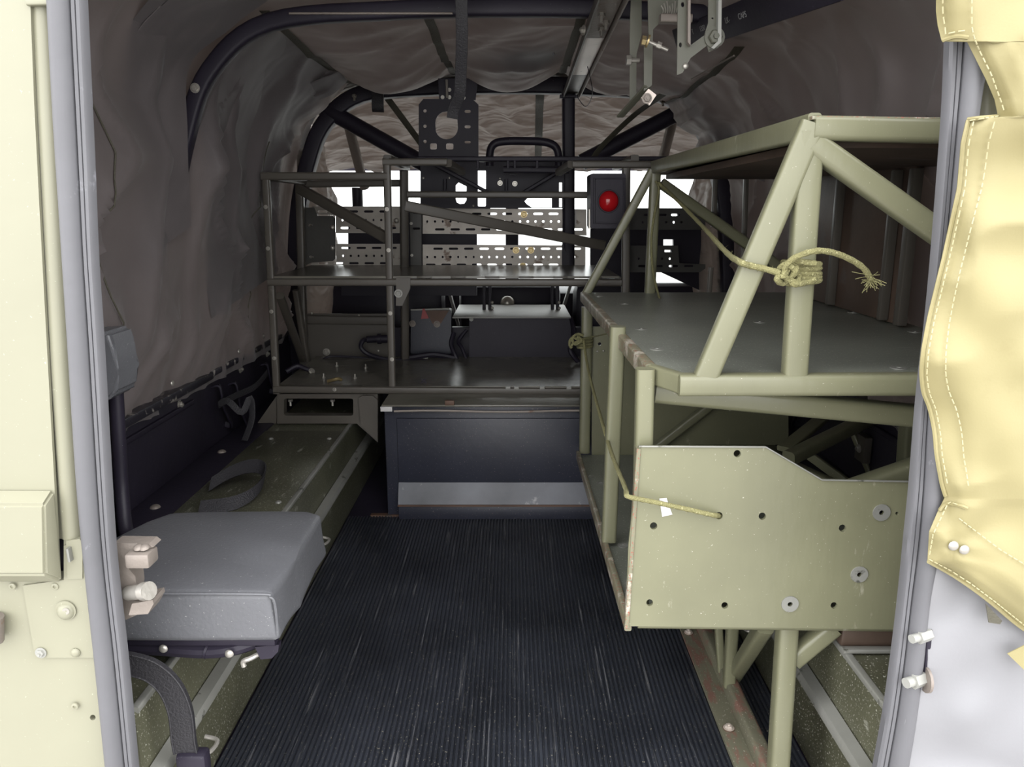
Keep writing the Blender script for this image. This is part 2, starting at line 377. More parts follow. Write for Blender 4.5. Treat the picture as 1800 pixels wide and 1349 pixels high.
# ================================================================== CANOPY
PR = [(-.80, .41), (-.79, .62), (-.765, .85), (-.72, 1.04), (-.655, 1.17), (-.52, 1.262), (-.25, 1.285), (0, 1.29), (.25, 1.285), (.52, 1.262), (.655, 1.17), (.72, 1.04), (.765, .85), (.79, .62), (.80, .41)]
PS = smooth([V((x, 0, z)) for x, z in PR], 8)
L = [0]
for a, b in zip(PS, PS[1:]): L.append(L[-1] + (b-a).length)
def prof_at(s):
    d = s*L[-1]
    for i in range(len(L)-1):
        if L[i+1] >= d: break
    t = (d-L[i])/max(1e-9, L[i+1]-L[i]); p = PS[i].lerp(PS[i+1], t)
    tg = (PS[i+1]-PS[i]).normalized(); return p, V((tg.z, 0, -tg.x))   # inward normal
def ridged(v): return 1-abs(noise.noise(v))*2
def canopy_f(Y0, Y1, amp, seed, s0, s1):
    def f(u, v):
        s = s0 + (s1-s0)*u; Y = Y0 + (Y1-Y0)*v
        p, nrm = prof_at(s); q = p.copy(); q.y = Y
        side = abs(p.x) > .6
        bay = (Y-1.70)/1.0
        d = 0.
        if 0 < bay < 1:
            d += .022*math.sin(math.pi*bay)
        # hanging folds on the sides, gathered scallops on the roof
        roof = max(0, min(1, (p.z-1.1)/.12))
        warp = noise.noise(V((p.x*1.5, Y*1.6, p.z*1.4+seed)))
        fold = ridged(V((Y*3.4 + p.z*.9 + warp*.9, p.z*1.1, seed)))**3
        d += (1-roof)*(amp*fold + .012*noise.noise(V((Y*5, p.z*4, seed))))*min(1, (p.z-.40)/.12+.25)
        d += (1-roof)*.028*ridged(V((Y*2+p.z*3, p.z*2.0-Y*2.4, seed+4)))**8 + (1-roof)*.014*ridged(V((Y*6-p.z*2, p.z*1.4, seed+14)))**6*max(0, min(1, (1.0-p.z)/.4))
        lowr = max(0, min(1, (1.06-p.z)/.10))*max(0, min(1, (p.z-.43)/.16))
        hoopcov = .055*lowr
        if roof > 0:
            lobe = abs(math.sin(math.pi*(p.x+.52)/.335))
            if 0 < bay < 1: d += roof*.07*lobe*math.sin(math.pi*min(1, bay**2.4))
            d += roof*.012*ridged(V((p.x*4+Y*2, Y*5-abs(p.x)*3, seed+9)))**2
        for hy in (1.70, 2.70):   # tight over the hoops
            k = math.exp(-((Y-hy)/.05)**2); d *= (1-k)
        d += hoopcov*max(0, min(1, (2.08-Y)/.15))*(0 if p.x > 0 else 1)
        if p.x > .35: d += .075*min(1, (p.x-.35)/.12)*max(0, min(1, (p.z-.95)/.06))*max(0, min(1, (2.62-Y)/.1))
        q += nrm*d + nrm*.0
        return q
    return f
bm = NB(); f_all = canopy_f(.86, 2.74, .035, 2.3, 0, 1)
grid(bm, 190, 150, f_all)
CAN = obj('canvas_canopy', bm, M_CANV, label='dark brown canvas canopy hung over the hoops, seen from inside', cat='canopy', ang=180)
# seam straps under the roof cloth
def on_can(s, Y, lift=.006):
    v = (Y-.86)/(2.74-.86); p, nrm = prof_at(s); return f_all(s, v) + nrm*lift
def s_of_x(x):
    best = min(range(len(PS)), key=lambda i: abs(PS[i].x-x) + (0 if PS[i].z > 1.1 else 9)); return L[best]/L[-1]
for xs in (-.52, -.185, .15, .485):
    sN = s_of_x(xs)
    bm = NB(); sweep(bm, [on_can(sN, 1.74 + .94*i/30) for i in range(31)], rrect(.022, .0018, .0008), up=V((0, 0, 1)))
    obj('canvas_seam', bm, M_WEBO, CAN)
for Y in (1.35, 2.2):
    bm = NB(); sweep(bm, [on_can(.03+.19*i/24, Y + .02*math.sin(i*.4), .004) for i in range(25)], rrect(.003, .0025, .001), up=V((0, 1, 0)))
    obj('side_seam', bm, M_WEBO, CAN)
for k, (px, py) in enumerate(((303, 674), (420, 618), (463, 591))):
    p = PX(px, py, -.765); fast('dome', p, .007, M_STEEL, CAN, V((1, 0, 0)), name='eyelet')

bm = NB(); c = P(925, 88, 2.2); loft(bm, [[V((c.x+rr*.085*math.cos(2*math.pi*i/24), c.y+rr*.10*math.sin(2*math.pi*i/24), c.z-h)) for i in range(24)] for rr, h in ((1.1, -.05), (1, 0), (.9, .012), (.5, .018))])
obj('roof_pad', bm, M_BLACK, label='flat dark oval pad under the roof canvas between the two hoops', cat='pad')
# hoops
def hoop_pts(inset, zoff=0): 
    c = []
    for x, z in PR[:]:
        c.append(V((x*(1-inset), 0, z - (inset*.6 if z > 1 else 0))))
    return smooth(c, 6)
for Y, lb, sec in ((1.70, 'black canopy hoop arching nearest the rear door', (.034, .034)), (2.70, 'black roll hoop arching behind the cab, with crossed braces', (.052, .052))):
    t = thing('canopy_hoop', lb, 'hoop', (0, Y, .43))
    bm = NB(); sweep(bm, [V((p.x, Y, p.z-.012)) for p in hoop_pts(.045) if Y > 2 or (p.z > .90 and p.x < .5)], rrect(sec[0], sec[1], .008), up=V((0, 1, 0))); obj('bow', bm, M_BLACK, t)
    if Y > 2:
        for a, b in (((562, 186, Y), (748, 290, Y-.03)), ((1222, 183, Y), (1022, 286, Y-.03))):
            bm = NB(); tube(bm, [P(*a), P(*b)], .027, 12); obj('brace', bm, M_BLACK, t)
    else:
        for px, py in ((316, 141), (343, 155)): fast('bolt', P(px, py, Y-.02), .007, M_STEEL, t)
    # pale strip standing in for the highlight along the roof bow's lower edge
    bm = NB(); sq(bm, V((-.45, Y-.02, 1.236 if Y < 2 else 1.228)), V((.50 if Y > 2 else -.12, Y-.02, 1.236 if Y < 2 else 1.228)), .005, .004); obj('edge_highlight', bm, M_ALLOY, t)
    for px, py in (((623, 165), (1165, 174), (1207, 180)) if Y > 2 else ()):
        fast('stud', P(px, py+2, Y-.05), .006, M_STEEL, t, V((0, -.4, -1)))
# centre roof rail with pale primer patch
t = thing('roof_rail', 'grey channel roof rail with a pale scraped middle running forward', 'rail', (.19, 2.0, 1.2))
A, B = P(1078, -20, 1.45), P(1003, 165, 2.62)
def lerp3(k): return A.lerp(B, k)
for nm, k0, k1, m in (('rail_end', -.05, .30, M_ALLOY), ('scraped_section', .30, .68, M_WPRIM), ('rail_end', .68, 1.0, M_RACKD)):
    bm = NB(); sq(bm, lerp3(k0), lerp3(k1), .046, .012); obj(nm, bm, m, t, label='bare pale metal section' if 'scr' in nm else None)
for dx, hh, m in ((-.024, .02, M_RACKD), (.027, .018, M_ALLOY)):
    bm = NB(); sq(bm, lerp3(-.05)+V((dx, 0, -.008)), lerp3(1)+V((dx, 0, -.008)), .004, hh); obj('rail_flange', bm, m, t)
for k in (.12, .17, .22): 
    fast('stud', lerp3(k)+V((.006*(k*50 % 3-1), 0, -.006)), .0055, M_STEEL, t, V((0, -.3, -1)))
fast('bolt', P(1026, 53, 1.7), .007, M_STEEL, t, V((-1, -.4, 0)))
bm = NB(); tube(bm, smooth([lerp3(.55)+V((.01, 0, -.012)), lerp3(.58)+V((.02, 0, -.03)), lerp3(.66)+V((.035, 0, -.06)), lerp3(.8)+V((.03, 0, -.07)), lerp3(.82)+V((.0, 0, -.03))], 6), .0012, 6); obj('loose_wire', bm, M_BLACK, t)
# bunched cloth folds hanging from the roof at both sides
def lens(name, A_, B_, bulge, parent, n=26, m=9, seed=0):
    """cloth fold between two edge curves, bulging towards the bed"""
    ca, cb = smooth(A_, 8), smooth(B_, 8)
    def at(c, t):
        k = t*(len(c)-1); i = min(int(k), len(c)-2); return c[i].lerp(c[i+1], k-i)
    bm = NB()
    def f(u, v):
        p = at(ca, u).lerp(at(cb, u), v); w_ = math.sin(math.pi*v)*math.sin(math.pi*min(1, u*.9+.1))
        k = ridged(V((v*2.6+seed, u*1.3, seed)))**2
        return p + V((0, -bulge*w_ - .034*k*min(1, w_*3) - .010*noise.noise(V((u*6, v*5, seed))), 0))
    grid(bm, n, m*3, f)
    return obj(name, bm, M_CANV, parent, ang=180)
def Pl(l): return [P(*q) for q in l]
lens('cloth_fold', Pl([(440, 48, 1.76), (376, 120, 1.76), (352, 200, 1.76), (347, 300, 1.78), (352, 420, 1.80), (372, 560, 1.84)]), Pl([(585, 80, 2.2), (560, 140, 2.38), (512, 215, 2.44), (490, 268, 2.42), (482, 340, 2.42), (486, 480, 2.42)]), .06, CAN, n=60, m=14, seed=1.7)
lens('cloth_fold', Pl([(300, -40, 1.35), (215, 60, 1.45), (190, 180, 1.5), (195, 330, 1.5), (215, 480, 1.5)]), Pl([(470, 0, 1.655), (400, 52, 1.655), (332, 122, 1.66), (330, 250, 1.66), (336, 400, 1.68)]), .02, CAN, n=50, m=10, seed=5.3)
lens('cloth_fold', Pl([(505, 192, 2.34), (530, 155, 2.3), (572, 128, 2.32), (604, 112, 2.36)]), Pl([(505, 192, 2.34), (545, 180, 2.36), (585, 166, 2.4), (612, 140, 2.44)]), .05, CAN, seed=4.1)
lens('cloth_fold', Pl([(1180, 140, 2.3), (1200, 165, 2.3), (1240, 185, 2.3), (1290, 178, 2.3)]), Pl([(1195, 128, 2.3), (1235, 100, 2.25), (1290, 82, 2.2), (1330, 72, 2.1)]), .05, CAN, seed=7.7)
lens('cloth_fold', Pl([(1262, 196, 2.35), (1255, 230, 2.35), (1262, 262, 2.35), (1275, 300, 2.35)]), Pl([(1300, 170, 2.3), (1330, 215, 2.2), (1340, 260, 2.15), (1345, 320, 2.1)]), .04, CAN, seed=2.9)
# strap hanging from rail centre
def strap(name, pts, w, m, label, cat='strap', up=V((0, 1, 0)), th=.003):
    bm = NB(); sweep(bm, smooth(pts, 6), rrect(w, th, .001), up=up); return obj(name, bm, m, label=label, cat=cat)
strap('hanging_strap', [P(810, -30, 1.55), P(812, 60, 1.58), P(810, 130, 1.62), P(808, 165, 1.64), P(798, 190, 1.66), P(795, 208, 1.67)], .023, M_WEB, 'long olive black webbing strap hanging down the middle in front of the slotted black plate')
strap('hanging_strap', [P(664, 148, 2.6), P(664, 170, 2.6), P(664, 188, 2.6), P(665, 196, 2.61)], .038, M_WEB, 'short black tab hanging from the cab hoop left of the slotted plate', th=.008)
strap('hanging_strap', [P(1196, 142, 2.2), P(1160, 170, 2.35), P(1112, 205, 2.55), P(1060, 255, 2.62), P(1040, 282, 2.65)], .024, M_WEBO, 'slack olive webbing strap running diagonally across the cab roof canvas', up=V((0, 0, 1)))
strap('hanging_strap', [P(675, 165, 2.8), P(705, 205, 2.85), P(742, 255, 2.9)], .022, M_WEBO, 'olive strap slanting down toward the left edge of the slotted plate')

# cab canvas beyond the hoop
def cabf(u, v):
    Y = 2.69 + 1.03*v
    q, nrm = prof_at(.255 + .49*u)
    z = q.z*(1-v) + (1.045 - .015*abs(2*u-1)**3)*v + .03*math.sin(math.pi*v); x = q.x*(1.0 + .28*v)
    d = .020*ridged(V((x*4+Y*3, Y*4-x*2.2, 3.1)))**2 + .010*noise.noise(V((x*9, Y*9, 1))) + .02*math.sin(min(1, v*1.1)*math.pi)*abs(math.sin(3*math.pi*u))
    return V((x, Y, z - d*min(1, v*8)))
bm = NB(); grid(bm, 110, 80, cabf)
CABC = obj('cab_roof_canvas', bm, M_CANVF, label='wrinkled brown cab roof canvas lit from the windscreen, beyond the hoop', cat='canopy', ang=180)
for s in (-1, 1):
    bm = NB()
    def cabs(u, v, s=s):
        Y = 2.69 + 1.03*v; z0 = 1.16 - .11*v; z = z0 - u*(z0-.15)
        d = .02*ridged(V((Y*9, z*2.5, 5.5+s)))**2 + .008*noise.noise(V((Y*20, z*12, s)))
        return V((s*(.72 - .07*math.sin(math.pi*min(1, v*2.2))*min(1, u*4) + .19*v*v + .03*u - d*min(1, v*8)), Y, z))
    grid(bm, 50, 50, cabs); obj('cab_side_curtain', bm, M_CANVF, label='gathered brown curtain at the %s side of the cab' % ('left' if s < 0 else 'right'), cat='curtain', ang=180)
bm = NB(); sweep(bm, [cabf(.565, .04+.9*i/20)+V((0, 0, -.008)) for i in range(21)], rrect(.03, .002, .0008)); obj('cab_seam', bm, M_WEBO, CABC)
# windscreen
t = thing('window_1', None, None, (0, 3.74, .55)); t['kind'] = 'structure'; 
del_keys = [k for k in ('label', 'category') if k in t]
for x0_, x1_ in ((-.88, -.03), (.03, .88)):
    bm = NB(); box(bm, (x0_-.005, 3.745, .495), (x1_+.005, 3.75, 1.035), 0); obj('pane', bm, M_GLASS, t)
bm = NB()
plate(bm, [(-.96, .30), (.96, .30), (.94, 1.07), (-.94, 1.07)], [rr2(-.88, .50, -.03, 1.03, .03), rr2(.03, .50, .88, 1.03, .03)], lambda x, y: V((x, 3.73, y)), V((0, .04, 0)))
obj('window_frame', bm, M_BLACK, t)
bm = NB(); box(bm, (-.80, 3.35, .14), (.80, 3.74, .50), .02); obj('dashboard', bm, M_BLACK, label='black dashboard below the windscreen beyond the seats', cat='dashboard')
for (a, b, r, m, lb) in (((600, 172, 2.95), (641, 330, 3.15), .019, M_ALLOY, 'bare grey tube leaning beside the left cab window'), ((1193, 172, 2.95), (1160, 300, 3.15), .019, M_ALLOY, 'bare grey tube leaning beside the right cab window'),
                   ((628, 330, 3.2), (638, 720, 3.2), .022, M_BLACK, 'thin black post crossing the left cab window')):
    bm = NB(); tube(bm, [P(*a), P(*b)], r, 12); obj('cab_tube', bm, m, label=lb, cat='tube')
# ================================================================== REAR-WALL EQUIPMENT RACK
YR, YB = 2.17, 2.58
t = thing('equipment_rack', 'dark grey-brown steel tube rack with two bays spanning the far end of the bed', 'rack', (-.25, YR, .333))
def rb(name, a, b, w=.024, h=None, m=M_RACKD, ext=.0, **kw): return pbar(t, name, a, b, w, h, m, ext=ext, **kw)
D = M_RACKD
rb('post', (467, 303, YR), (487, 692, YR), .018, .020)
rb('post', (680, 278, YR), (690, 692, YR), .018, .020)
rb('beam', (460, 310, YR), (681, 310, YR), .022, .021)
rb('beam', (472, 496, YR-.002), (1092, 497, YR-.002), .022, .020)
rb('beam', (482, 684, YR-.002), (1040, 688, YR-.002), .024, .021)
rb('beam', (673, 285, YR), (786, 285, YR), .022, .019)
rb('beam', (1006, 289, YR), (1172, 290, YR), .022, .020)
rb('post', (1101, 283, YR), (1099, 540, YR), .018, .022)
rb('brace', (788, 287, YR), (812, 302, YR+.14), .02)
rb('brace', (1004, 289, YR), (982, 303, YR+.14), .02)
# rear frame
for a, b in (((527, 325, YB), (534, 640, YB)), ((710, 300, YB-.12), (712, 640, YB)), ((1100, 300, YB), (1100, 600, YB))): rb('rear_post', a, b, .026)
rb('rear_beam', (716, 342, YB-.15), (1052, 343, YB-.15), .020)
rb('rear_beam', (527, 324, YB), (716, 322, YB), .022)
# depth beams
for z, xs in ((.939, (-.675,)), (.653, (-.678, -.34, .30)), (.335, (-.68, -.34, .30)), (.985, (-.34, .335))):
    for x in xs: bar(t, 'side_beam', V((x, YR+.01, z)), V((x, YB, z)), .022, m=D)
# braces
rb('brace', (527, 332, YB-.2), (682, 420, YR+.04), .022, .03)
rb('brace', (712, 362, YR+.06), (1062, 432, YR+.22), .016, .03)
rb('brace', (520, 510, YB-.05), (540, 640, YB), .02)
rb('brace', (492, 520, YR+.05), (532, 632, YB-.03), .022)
# shelves
def shelfp(name, x0, x1, y0, y1, z, th=.006, m=M_SHELFD, holes=()):
    bm = NB(); plate(bm, [(x0, y0), (x1, y0), (x1, y1), (x0, y1)], holes, lambda x, y: V((x, y, z)), V((0, 0, -th))); return obj(name, bm, m, t)
hs = [slot2(-.28+.055*i*1.0, YR+.02, .03, .005) for i in range(11)]
shelfp('shelf', -.675, .30, YR-.005, YB+.03, .668, holes=[cir2(-.15, 2.4, .006), cir2(-.22, 2.48, .006)])
shelfp('shelf', -.68, .30, YR-.005, YB+.05, .352)
# weld tabs along the shelf edges
for i in range(6):
    bm = NB(); box(bm, (-.265+.095*i, YR-.016, .6625), (-.225+.095*i, YR-.0135, .669), .0008); obj('weld_tab', bm, D, t)
for px in (893, 908, 953, 1000):
    bm = NB(); c = P(px, 682, YR-.012); box(bm, (c.x-.007, c.y-.004, c.z-.004), (c.x+.007, c.y+.004, c.z+.004), .001); obj('edge_clip', bm, M_CREAM, t, label='pale edge clip')
# bracket with big bolt
pxplate('gusset_plate', YR-.016, [(696, 489), (721, 489), (721, 508), (707, 538), (696, 538)], [], .004, D, t)
fast('bolt', P(700.5, 516, YR-.018), .008, M_CREAM, t)
for px, py in ((467, 364), (471, 437), (477, 548), (482, 630), (680, 368), (683, 440), (686, 551), (689, 632), (588, 685)):
    fast('bolt', P(px, py, YR-.0135), .004, M_STEEL, t)
# foot frame standing on the wheel box
YFt = YR
pxplate('foot_frame', YFt, [(487, 693), (664, 693), (664, 778), (627, 745), (487, 745)], [rr2(499, 701, 621, 731, 4)], .03, D, t)
pxplate('foot_gusset', YFt+.01, [(487, 695), (486, 745), (452, 745)], [], .004, D, t)
pxplate('foot_gusset', YFt-.014, [(630, 700), (637, 696), (655, 696), (664, 704), (664, 776), (634, 748)], [], .005, D, t)
for px, py in ((510, 704), (584, 704)): fast('stud', P(px, py-2, YR+.06), .006, M_STEEL, t, V((0, 0, -1)))
# loose fasteners left standing on the lower shelf (left bay)
for i, (px, py) in enumerate(((592, 645), (643, 648), (569, 665), (624, 666))):
    p = PZ(px, py, .352); fast('stud', V((p.x, p.y, .352)), .0042, M_STEEL, t, V((0, 0, 1)))
p = PZ(588, 673, .352)
bm = NB(); tube(bm, smooth([p+V((-.02, 0, .004)), p+V((0, -.004, .010)), p+V((.012, 0, .012)), p+V((.02, .006, .007))], 5), .005, 8)
obj('brass_elbow', bm, M_BRASS, label='small brass elbow fitting lying on the lower left rack shelf', cat='fitting')
p = PZ(540, 655, .352)
bm = NB(); tube(bm, smooth([p+V((-.06, -.02, .006)), p+V((-.03, .0, .02)), p+V((-.005, .0, .012)), p+V((.012, 0, .006))], 5), .008, 8)
obj('hose_end', bm, M_BLACK, label='short black hose with metal tip at the left end of the lower rack shelf', cat='hose')
fast('bolt', p+V((.016, -.006, .005)), .007, M_STEEL, bpy.data.objects['hose_end'], V((.5, -.6, .5)))
p = PZ(745, 674, .352)
bm = NB()
for dx, dz in ((-.007, .014), (.007, .014), (-.008, .001), (.008, .001)): sq(bm, p+V((0, 0, .007)), p+V((dx, 0, dz)), .004)
obj('split_clip', bm, M_BLACK, label='tiny black X-shaped clip standing on the front edge of the lower centre shelf', cat='clip')

# ---- perforated galvanised strips
def strip(name, outer, rows, Y, m, label, group=None, skip=None):
    """rows: (y, kind, x0, pitch, n)"""
    holes = []
    xs = [p[0] for p in outer]; ys_ = [p[1] for p in outer]
    for y, kind, x0, pitch, n in rows:
        for i in range(n):
            x = x0 + i*pitch
            if skip and skip(x, y): continue
            holes.append(slot2(x, y, 17, 4) if kind == 's' else cir2(x, y, 2.3 if i % 2 else 1.9, 8, 1.25 if i % 2 == 0 else 1))
    bm = NB(); Yp = Y
    plate(bm, outer, holes, lambda x, y: P(x, y, Yp), V((0, .003, 0)))
    a = bm; 
    o = obj(name, bm, m, label=label, cat='perforated strip', group=group); return o
YS = 2.64
G = None
strip('perforated_strip', [(548, 363), (704, 363), (704, 410), (590, 410), (590, 378), (553, 376)], [(372, 's', 567, 27, 5), (387, 'c', 602, 13.6, 8), (401, 's', 607, 27, 4)], YS, M_GALV, 'galvanised upper perforated strip in the left rack bay')
strip('perforated_strip', [(743, 366), (1031, 368), (1031, 414), (743, 411)], [(376, 's', 757, 27, 10), (389.5, 'c', 751, 13.6, 20), (403.5, 's', 773, 27, 10)], YS, M_GALV, 'rusty galvanised upper perforated strip across the centre bay, left of the red lamp')
strip('perforated_strip', [(591, 429), (705, 429), (705, 471), (543, 471), (549, 461), (591, 460)], [(436, 's', 608, 27, 4), (450, 'c', 603, 13.6, 7), (463, 's', 568, 27, 5)], YS, M_GALV, 'galvanised lower perforated strip in the left rack bay')
strip('perforated_strip', [(743, 430), (1029, 432), (1029, 474), (743, 473)], [(437.5, 's', 770, 27, 10), (452, 'c', 751, 13.6, 20), (465.5, 's', 757, 27, 10)], YS, M_GALV, 'galvanised lower perforated strip across the centre bay above the shelf')
strip('perforated_strip', [(1108, 366), (1240, 366), (1240, 404), (1108, 404)], [(378, 's', 1140, 24, 3), (391, 'c', 1130, 13.6, 6)], YS, M_GALVD, 'dark painted drilled strip behind the bare upright of the green rack, upper one')
strip('perforated_strip', [(1108, 432), (1192, 432), (1194, 463), (1240, 465), (1240, 472), (1230, 479), (1108, 479)], [(441.5, 's', 1174, 27, 1), (455, 'c', 1123, 13.6, 5), (468, 's', 1130, 27, 4)], YS, M_GALVD, 'dark painted drilled strip with a tongue, lower one right of the centre bay')
for px, py, k in ((921, 377, 0), (907, 440, 1), (933, 440, 1), (919, 468, 1), (696, 388, 2), (697, 451, 2)):
    pass
# black uprights and mounting plates behind the strips
t = thing('mounting_plate', 'black bolted plate joining the strips at the left end', 'plate', P(555, 455, YS-.02))
pxplate('plate_body', YS-.012, [(530, 365), (552, 365), (558, 380), (585, 380), (589, 384), (589, 455), (585, 459), (548, 462), (530, 470)], [], .005, M_GALVD, t)
for px, py in ((584, 400), (584, 436)): fast('dome', P(px, py, YS-.014), .009, M_STEEL, t)
for px, py in ((543, 396), (545, 452)): fast('stud', P(px, py, YS-.014), .004, M_STEEL, t, V((1, -.3, 0)))
t = thing('mounting_plate', 'black upright plate joining the strips between left and centre bays', 'plate', P(732, 478, YS-.02))
pxplate('plate_body', YS-.014, [(720, 360), (741, 360), (741, 478), (722, 478)], [slot2(732, 374, 14, 5), slot2(732, 402, 14, 4)], .005, M_GALVD, t)
for px, py in ((723, 393), (724, 449)): fast('stud', P(px, py, YS-.016), .004, M_STEEL, t)
fast('dome', P(697, 388, YS-.004), .009, M_STEEL, t)
t = thing('mounting_plate', 'black narrow plate crossing the lower strip left of the green rack', 'plate', P(995, 478, YS-.02))
pxplate('plate_body', YS-.014, [(988, 430), (1001, 430), (1001, 476), (988, 476)], [], .005, M_BLACK, t)
t = thing('sensor_plate', 'small pale plate with two copper terminals on the upper strip', 'plate', P(1001, 396, YS-.01))
pxplate('plate_body', YS-.006, rr2(989, 369, 1013, 397, 3), [], .004, M_WHITE, t)
for px in (995, 1006): fast('bolt', P(px, 377, YS-.007), .006, M_RUST, t); 
for px in (995, 1006): bm = NB(); sq(bm, P(px, 384, YS-.008), P(px, 392, YS-.008), .004); obj('terminal_lug', bm, M_RUST, t)
for px, py in ((921, 377), (907, 440), (933, 440), (919, 468)):
    o = bpy.data.objects.new('strip_bolt', fastener('bolt', .008, M_BRASS)); COL.objects.link(o)
    o.rotation_mode = 'QUATERNION'; o.rotation_quaternion = V((0, -1, 0)).to_track_quat('Z', 'Y'); o.location = P(px, py, YS-.001)
    tagp(o, 'brass-coloured bolt in a pale washer, ' + {921: 'on the upper centre strip', 907: 'left of the pair on the lower centre strip', 933: 'right of the pair on the lower centre strip', 919: 'lowest, on the bottom edge of the centre strip'}[px], 'bolt')
# black machinery plate in the upper centre
t = thing('bracket_plate', 'wide black plate with a D-shaped window across the upper centre bay', 'bracket', P(880, 366, 2.60))
pxplate('plate_body', 2.60, [(739, 283), (992, 283), (992, 366), (739, 366)], [[(801, 326), (806, 321), (820, 328), (820, 352), (816, 358), (809, 359), (803, 356), (801, 350)], rr2(840, 299, 854, 363, 1.5), [(922, 354), (928, 348), (970, 348), (970, 365), (935, 365), (926, 359)], rr2(896, 307, 906, 310, .8), rr2(983, 321, 988, 364, .5)], .006, M_BLACK, t)
for a, b in (((765, 290, 2.57), (870, 345, 2.57)), ((985, 300, 2.57), (910, 345, 2.57))):
    pbar(t, 'stiffener', a, b, .03, .012, M_BLACK)
for x in (782, 890): pbar(t, 'tab', (x, 315, 2.58), (x, 335, 2.58), .014, .01, M_BLACK)
for px, py, k in ((744, 313, 0), (790, 313, 0), (879, 314, 0), (879, 322, 1), (905, 323, 1), (832, 362, 0)):
    fast('bolt' if k else 'dome', P(px, py, 2.598), .006 if k else .004, M_STEEL, t)
pbar(t, 'top_angle', (735, 280, 2.40), (1190, 280, 2.40), .05, .014, M_BLACK)
pbar(t, 'lower_angle', (885, 298, 2.5), (1000, 299, 2.5), .02, .02, M_BLACK)
for x in (840, 893, 905, 944): pbar(t, 'hanger', (x, 283, 2.38), (x, 296, 2.38), .008, None, M_BLACK)
# central black post
t = thing('centre_post', 'square black post rising to the roof right of the tubular handle', 'post', P(998, 480, 2.66))
pbar(t, 'post_tube', (999, 150, 2.60), (999, 490, 2.66), .05, .04, M_BLACK)
pbar(t, 'upper_flange', (984, 170, 2.58), (1016, 170, 2.58), .03, .01, M_BLACK)
# slotted black plate with round window
t = thing('slotted_plate', 'black upright plate with a big round window and slots, hung under the cab hoop', 'bracket', P(788, 276, 2.50))
pxplate('plate_body', 2.50, [(744, 174), (830, 174), (841, 184), (841, 277), (736, 277), (736, 184)],
        [[(785 + 20*math.cos(a), 216 + 20*math.sin(a)) if math.sin(a) < 0 else (785 + 20*math.cos(a), 225 + 20*math.sin(a)) for a in [2*math.pi*i/20+.01 for i in range(20)]],
         cir2(747, 195, 3), cir2(747, 222, 3), cir2(747, 249, 3), slot2(822, 196, 11, 5), slot2(822, 223, 11, 5), slot2(822, 250, 11, 4), rr2(756, 252, 768, 263, 3), rr2(784, 252, 797, 263, 3)], .006, M_BLACK, t)
pxplate('hanger_plate', 2.51, [(770, 138), (840, 138), (836, 176), (772, 176)], [], .005, M_BLACK, t)
for px, py in ((778, 171), (790, 171), (815, 172), (790, 158)): fast('bolt', P(px, py, 2.497), .004, M_STEEL, t)
bm = NB(); tube(bm, [P(785, 140, 2.49), P(786, 172, 2.49)], .004, 8); obj('screw_rod', bm, M_STEEL, t)
# black grab handle
bm = NB(); tube(bm, smooth([P(861, 292, 2.45), P(861, 272, 2.45), P(866, 256, 2.45), P(882, 249, 2.45), P(922, 248, 2.45), P(958, 250, 2.45), P(976, 258, 2.45), P(982, 275, 2.45), P(982, 292, 2.45)], 5), .012, 12)
obj('grab_handle', bm, M_BLACK, label='black bent tube handle standing above the centre rack bay', cat='handle')

# ---- red lamp in black box
YL = 2.10
t = thing('lamp_box', 'black box with a domed red lens at the right of the centre bay', 'lamp', P(1069, 398, YL))
pxplate('housing', YL, rr2(1038, 305, 1100, 402, 4), [], .10, M_BLACK, t)
bm = NB(); c = [P(x, y, YL-.004) for x, y in ((1045, 314), (1097, 314), (1097, 392), (1045, 392))]
sweep(bm, c, rrect(.005, .005, .001), closed=True, up=V((0, 1, 0))); obj('lens_frame', bm, M_BLACK, t)
bm = NB(); c = P(1070, 354, YL); R = .0265
rg = [[V((c.x + R*math.cos(a)*math.cos(2*math.pi*i/24), c.y - R*.8*math.sin(a), c.z + R*1.05*math.cos(a)*math.sin(2*math.pi*i/24))) for i in range(24)] for a in (0, .3, .6, .9, 1.2, 1.45)]
loft(bm, rg); obj('red_lens', bm, M_RED, t, label='glossy red domed lens')
bm = NB(); sweep(bm, [V((c.x + (R+.001)*math.cos(2*math.pi*i/24), c.y-.001, c.z + (R*1.05+.001)*math.sin(2*math.pi*i/24))) for i in range(24)], circ(.002, 6), closed=True, up=V((0, 1, 0))); obj('lens_ring', bm, M_BLACK, t)
pbar(t, 'mounting_lug', (1037, 368, YL+.02), (1037, 402, YL+.02), .012, .01, M_STEEL)

# ---- items behind/below the shelf
Y2 = 2.66
pxplate('rack_backboard', Y2, [(541, 552), (686, 552), (686, 634), (541, 634)], [], .01, M_RACKD, label='plain grey-brown panel behind the lower left rack bay', cat='panel')
BP = bpy.data.objects['rack_backboard']
bm = NB(); sq(bm, P(541, 562, Y2-.006), P(686, 564, Y2-.006), .02, .03); obj('panel_flange', bm, M_RACKD, BP)
fast('bolt', P(574, 619, Y2-.002), .009, M_STEEL, BP)
for px, py in ((548, 549), (631, 553), (665, 615)): fast('dome', P(px, py+2, Y2-.002), .004, M_STEEL, BP)
def cable(name, pts, r, label, m=M_BLACK):
    bm = NB(); tube(bm, smooth(pts, 7), r, 8); return obj(name, bm, m, label=label, cat='cable')
c = cable('cable', [P(645, 597, 2.6), P(637, 600, 2.58), P(635, 612, 2.58), P(650, 624, 2.58), P(685, 633, 2.57), P(750, 636, 2.57), P(800, 636, 2.6)], .008, 'thick black cable curling from a plug in the left bay')
bm = NB()
for a, b, r in (((645, 597), (664, 596), .012), ((664, 596), (670, 596), .018), ((670, 596), (683, 596), .014)): tube(bm, [P(*a, 2.6), P(*b, 2.6)], r, 14)
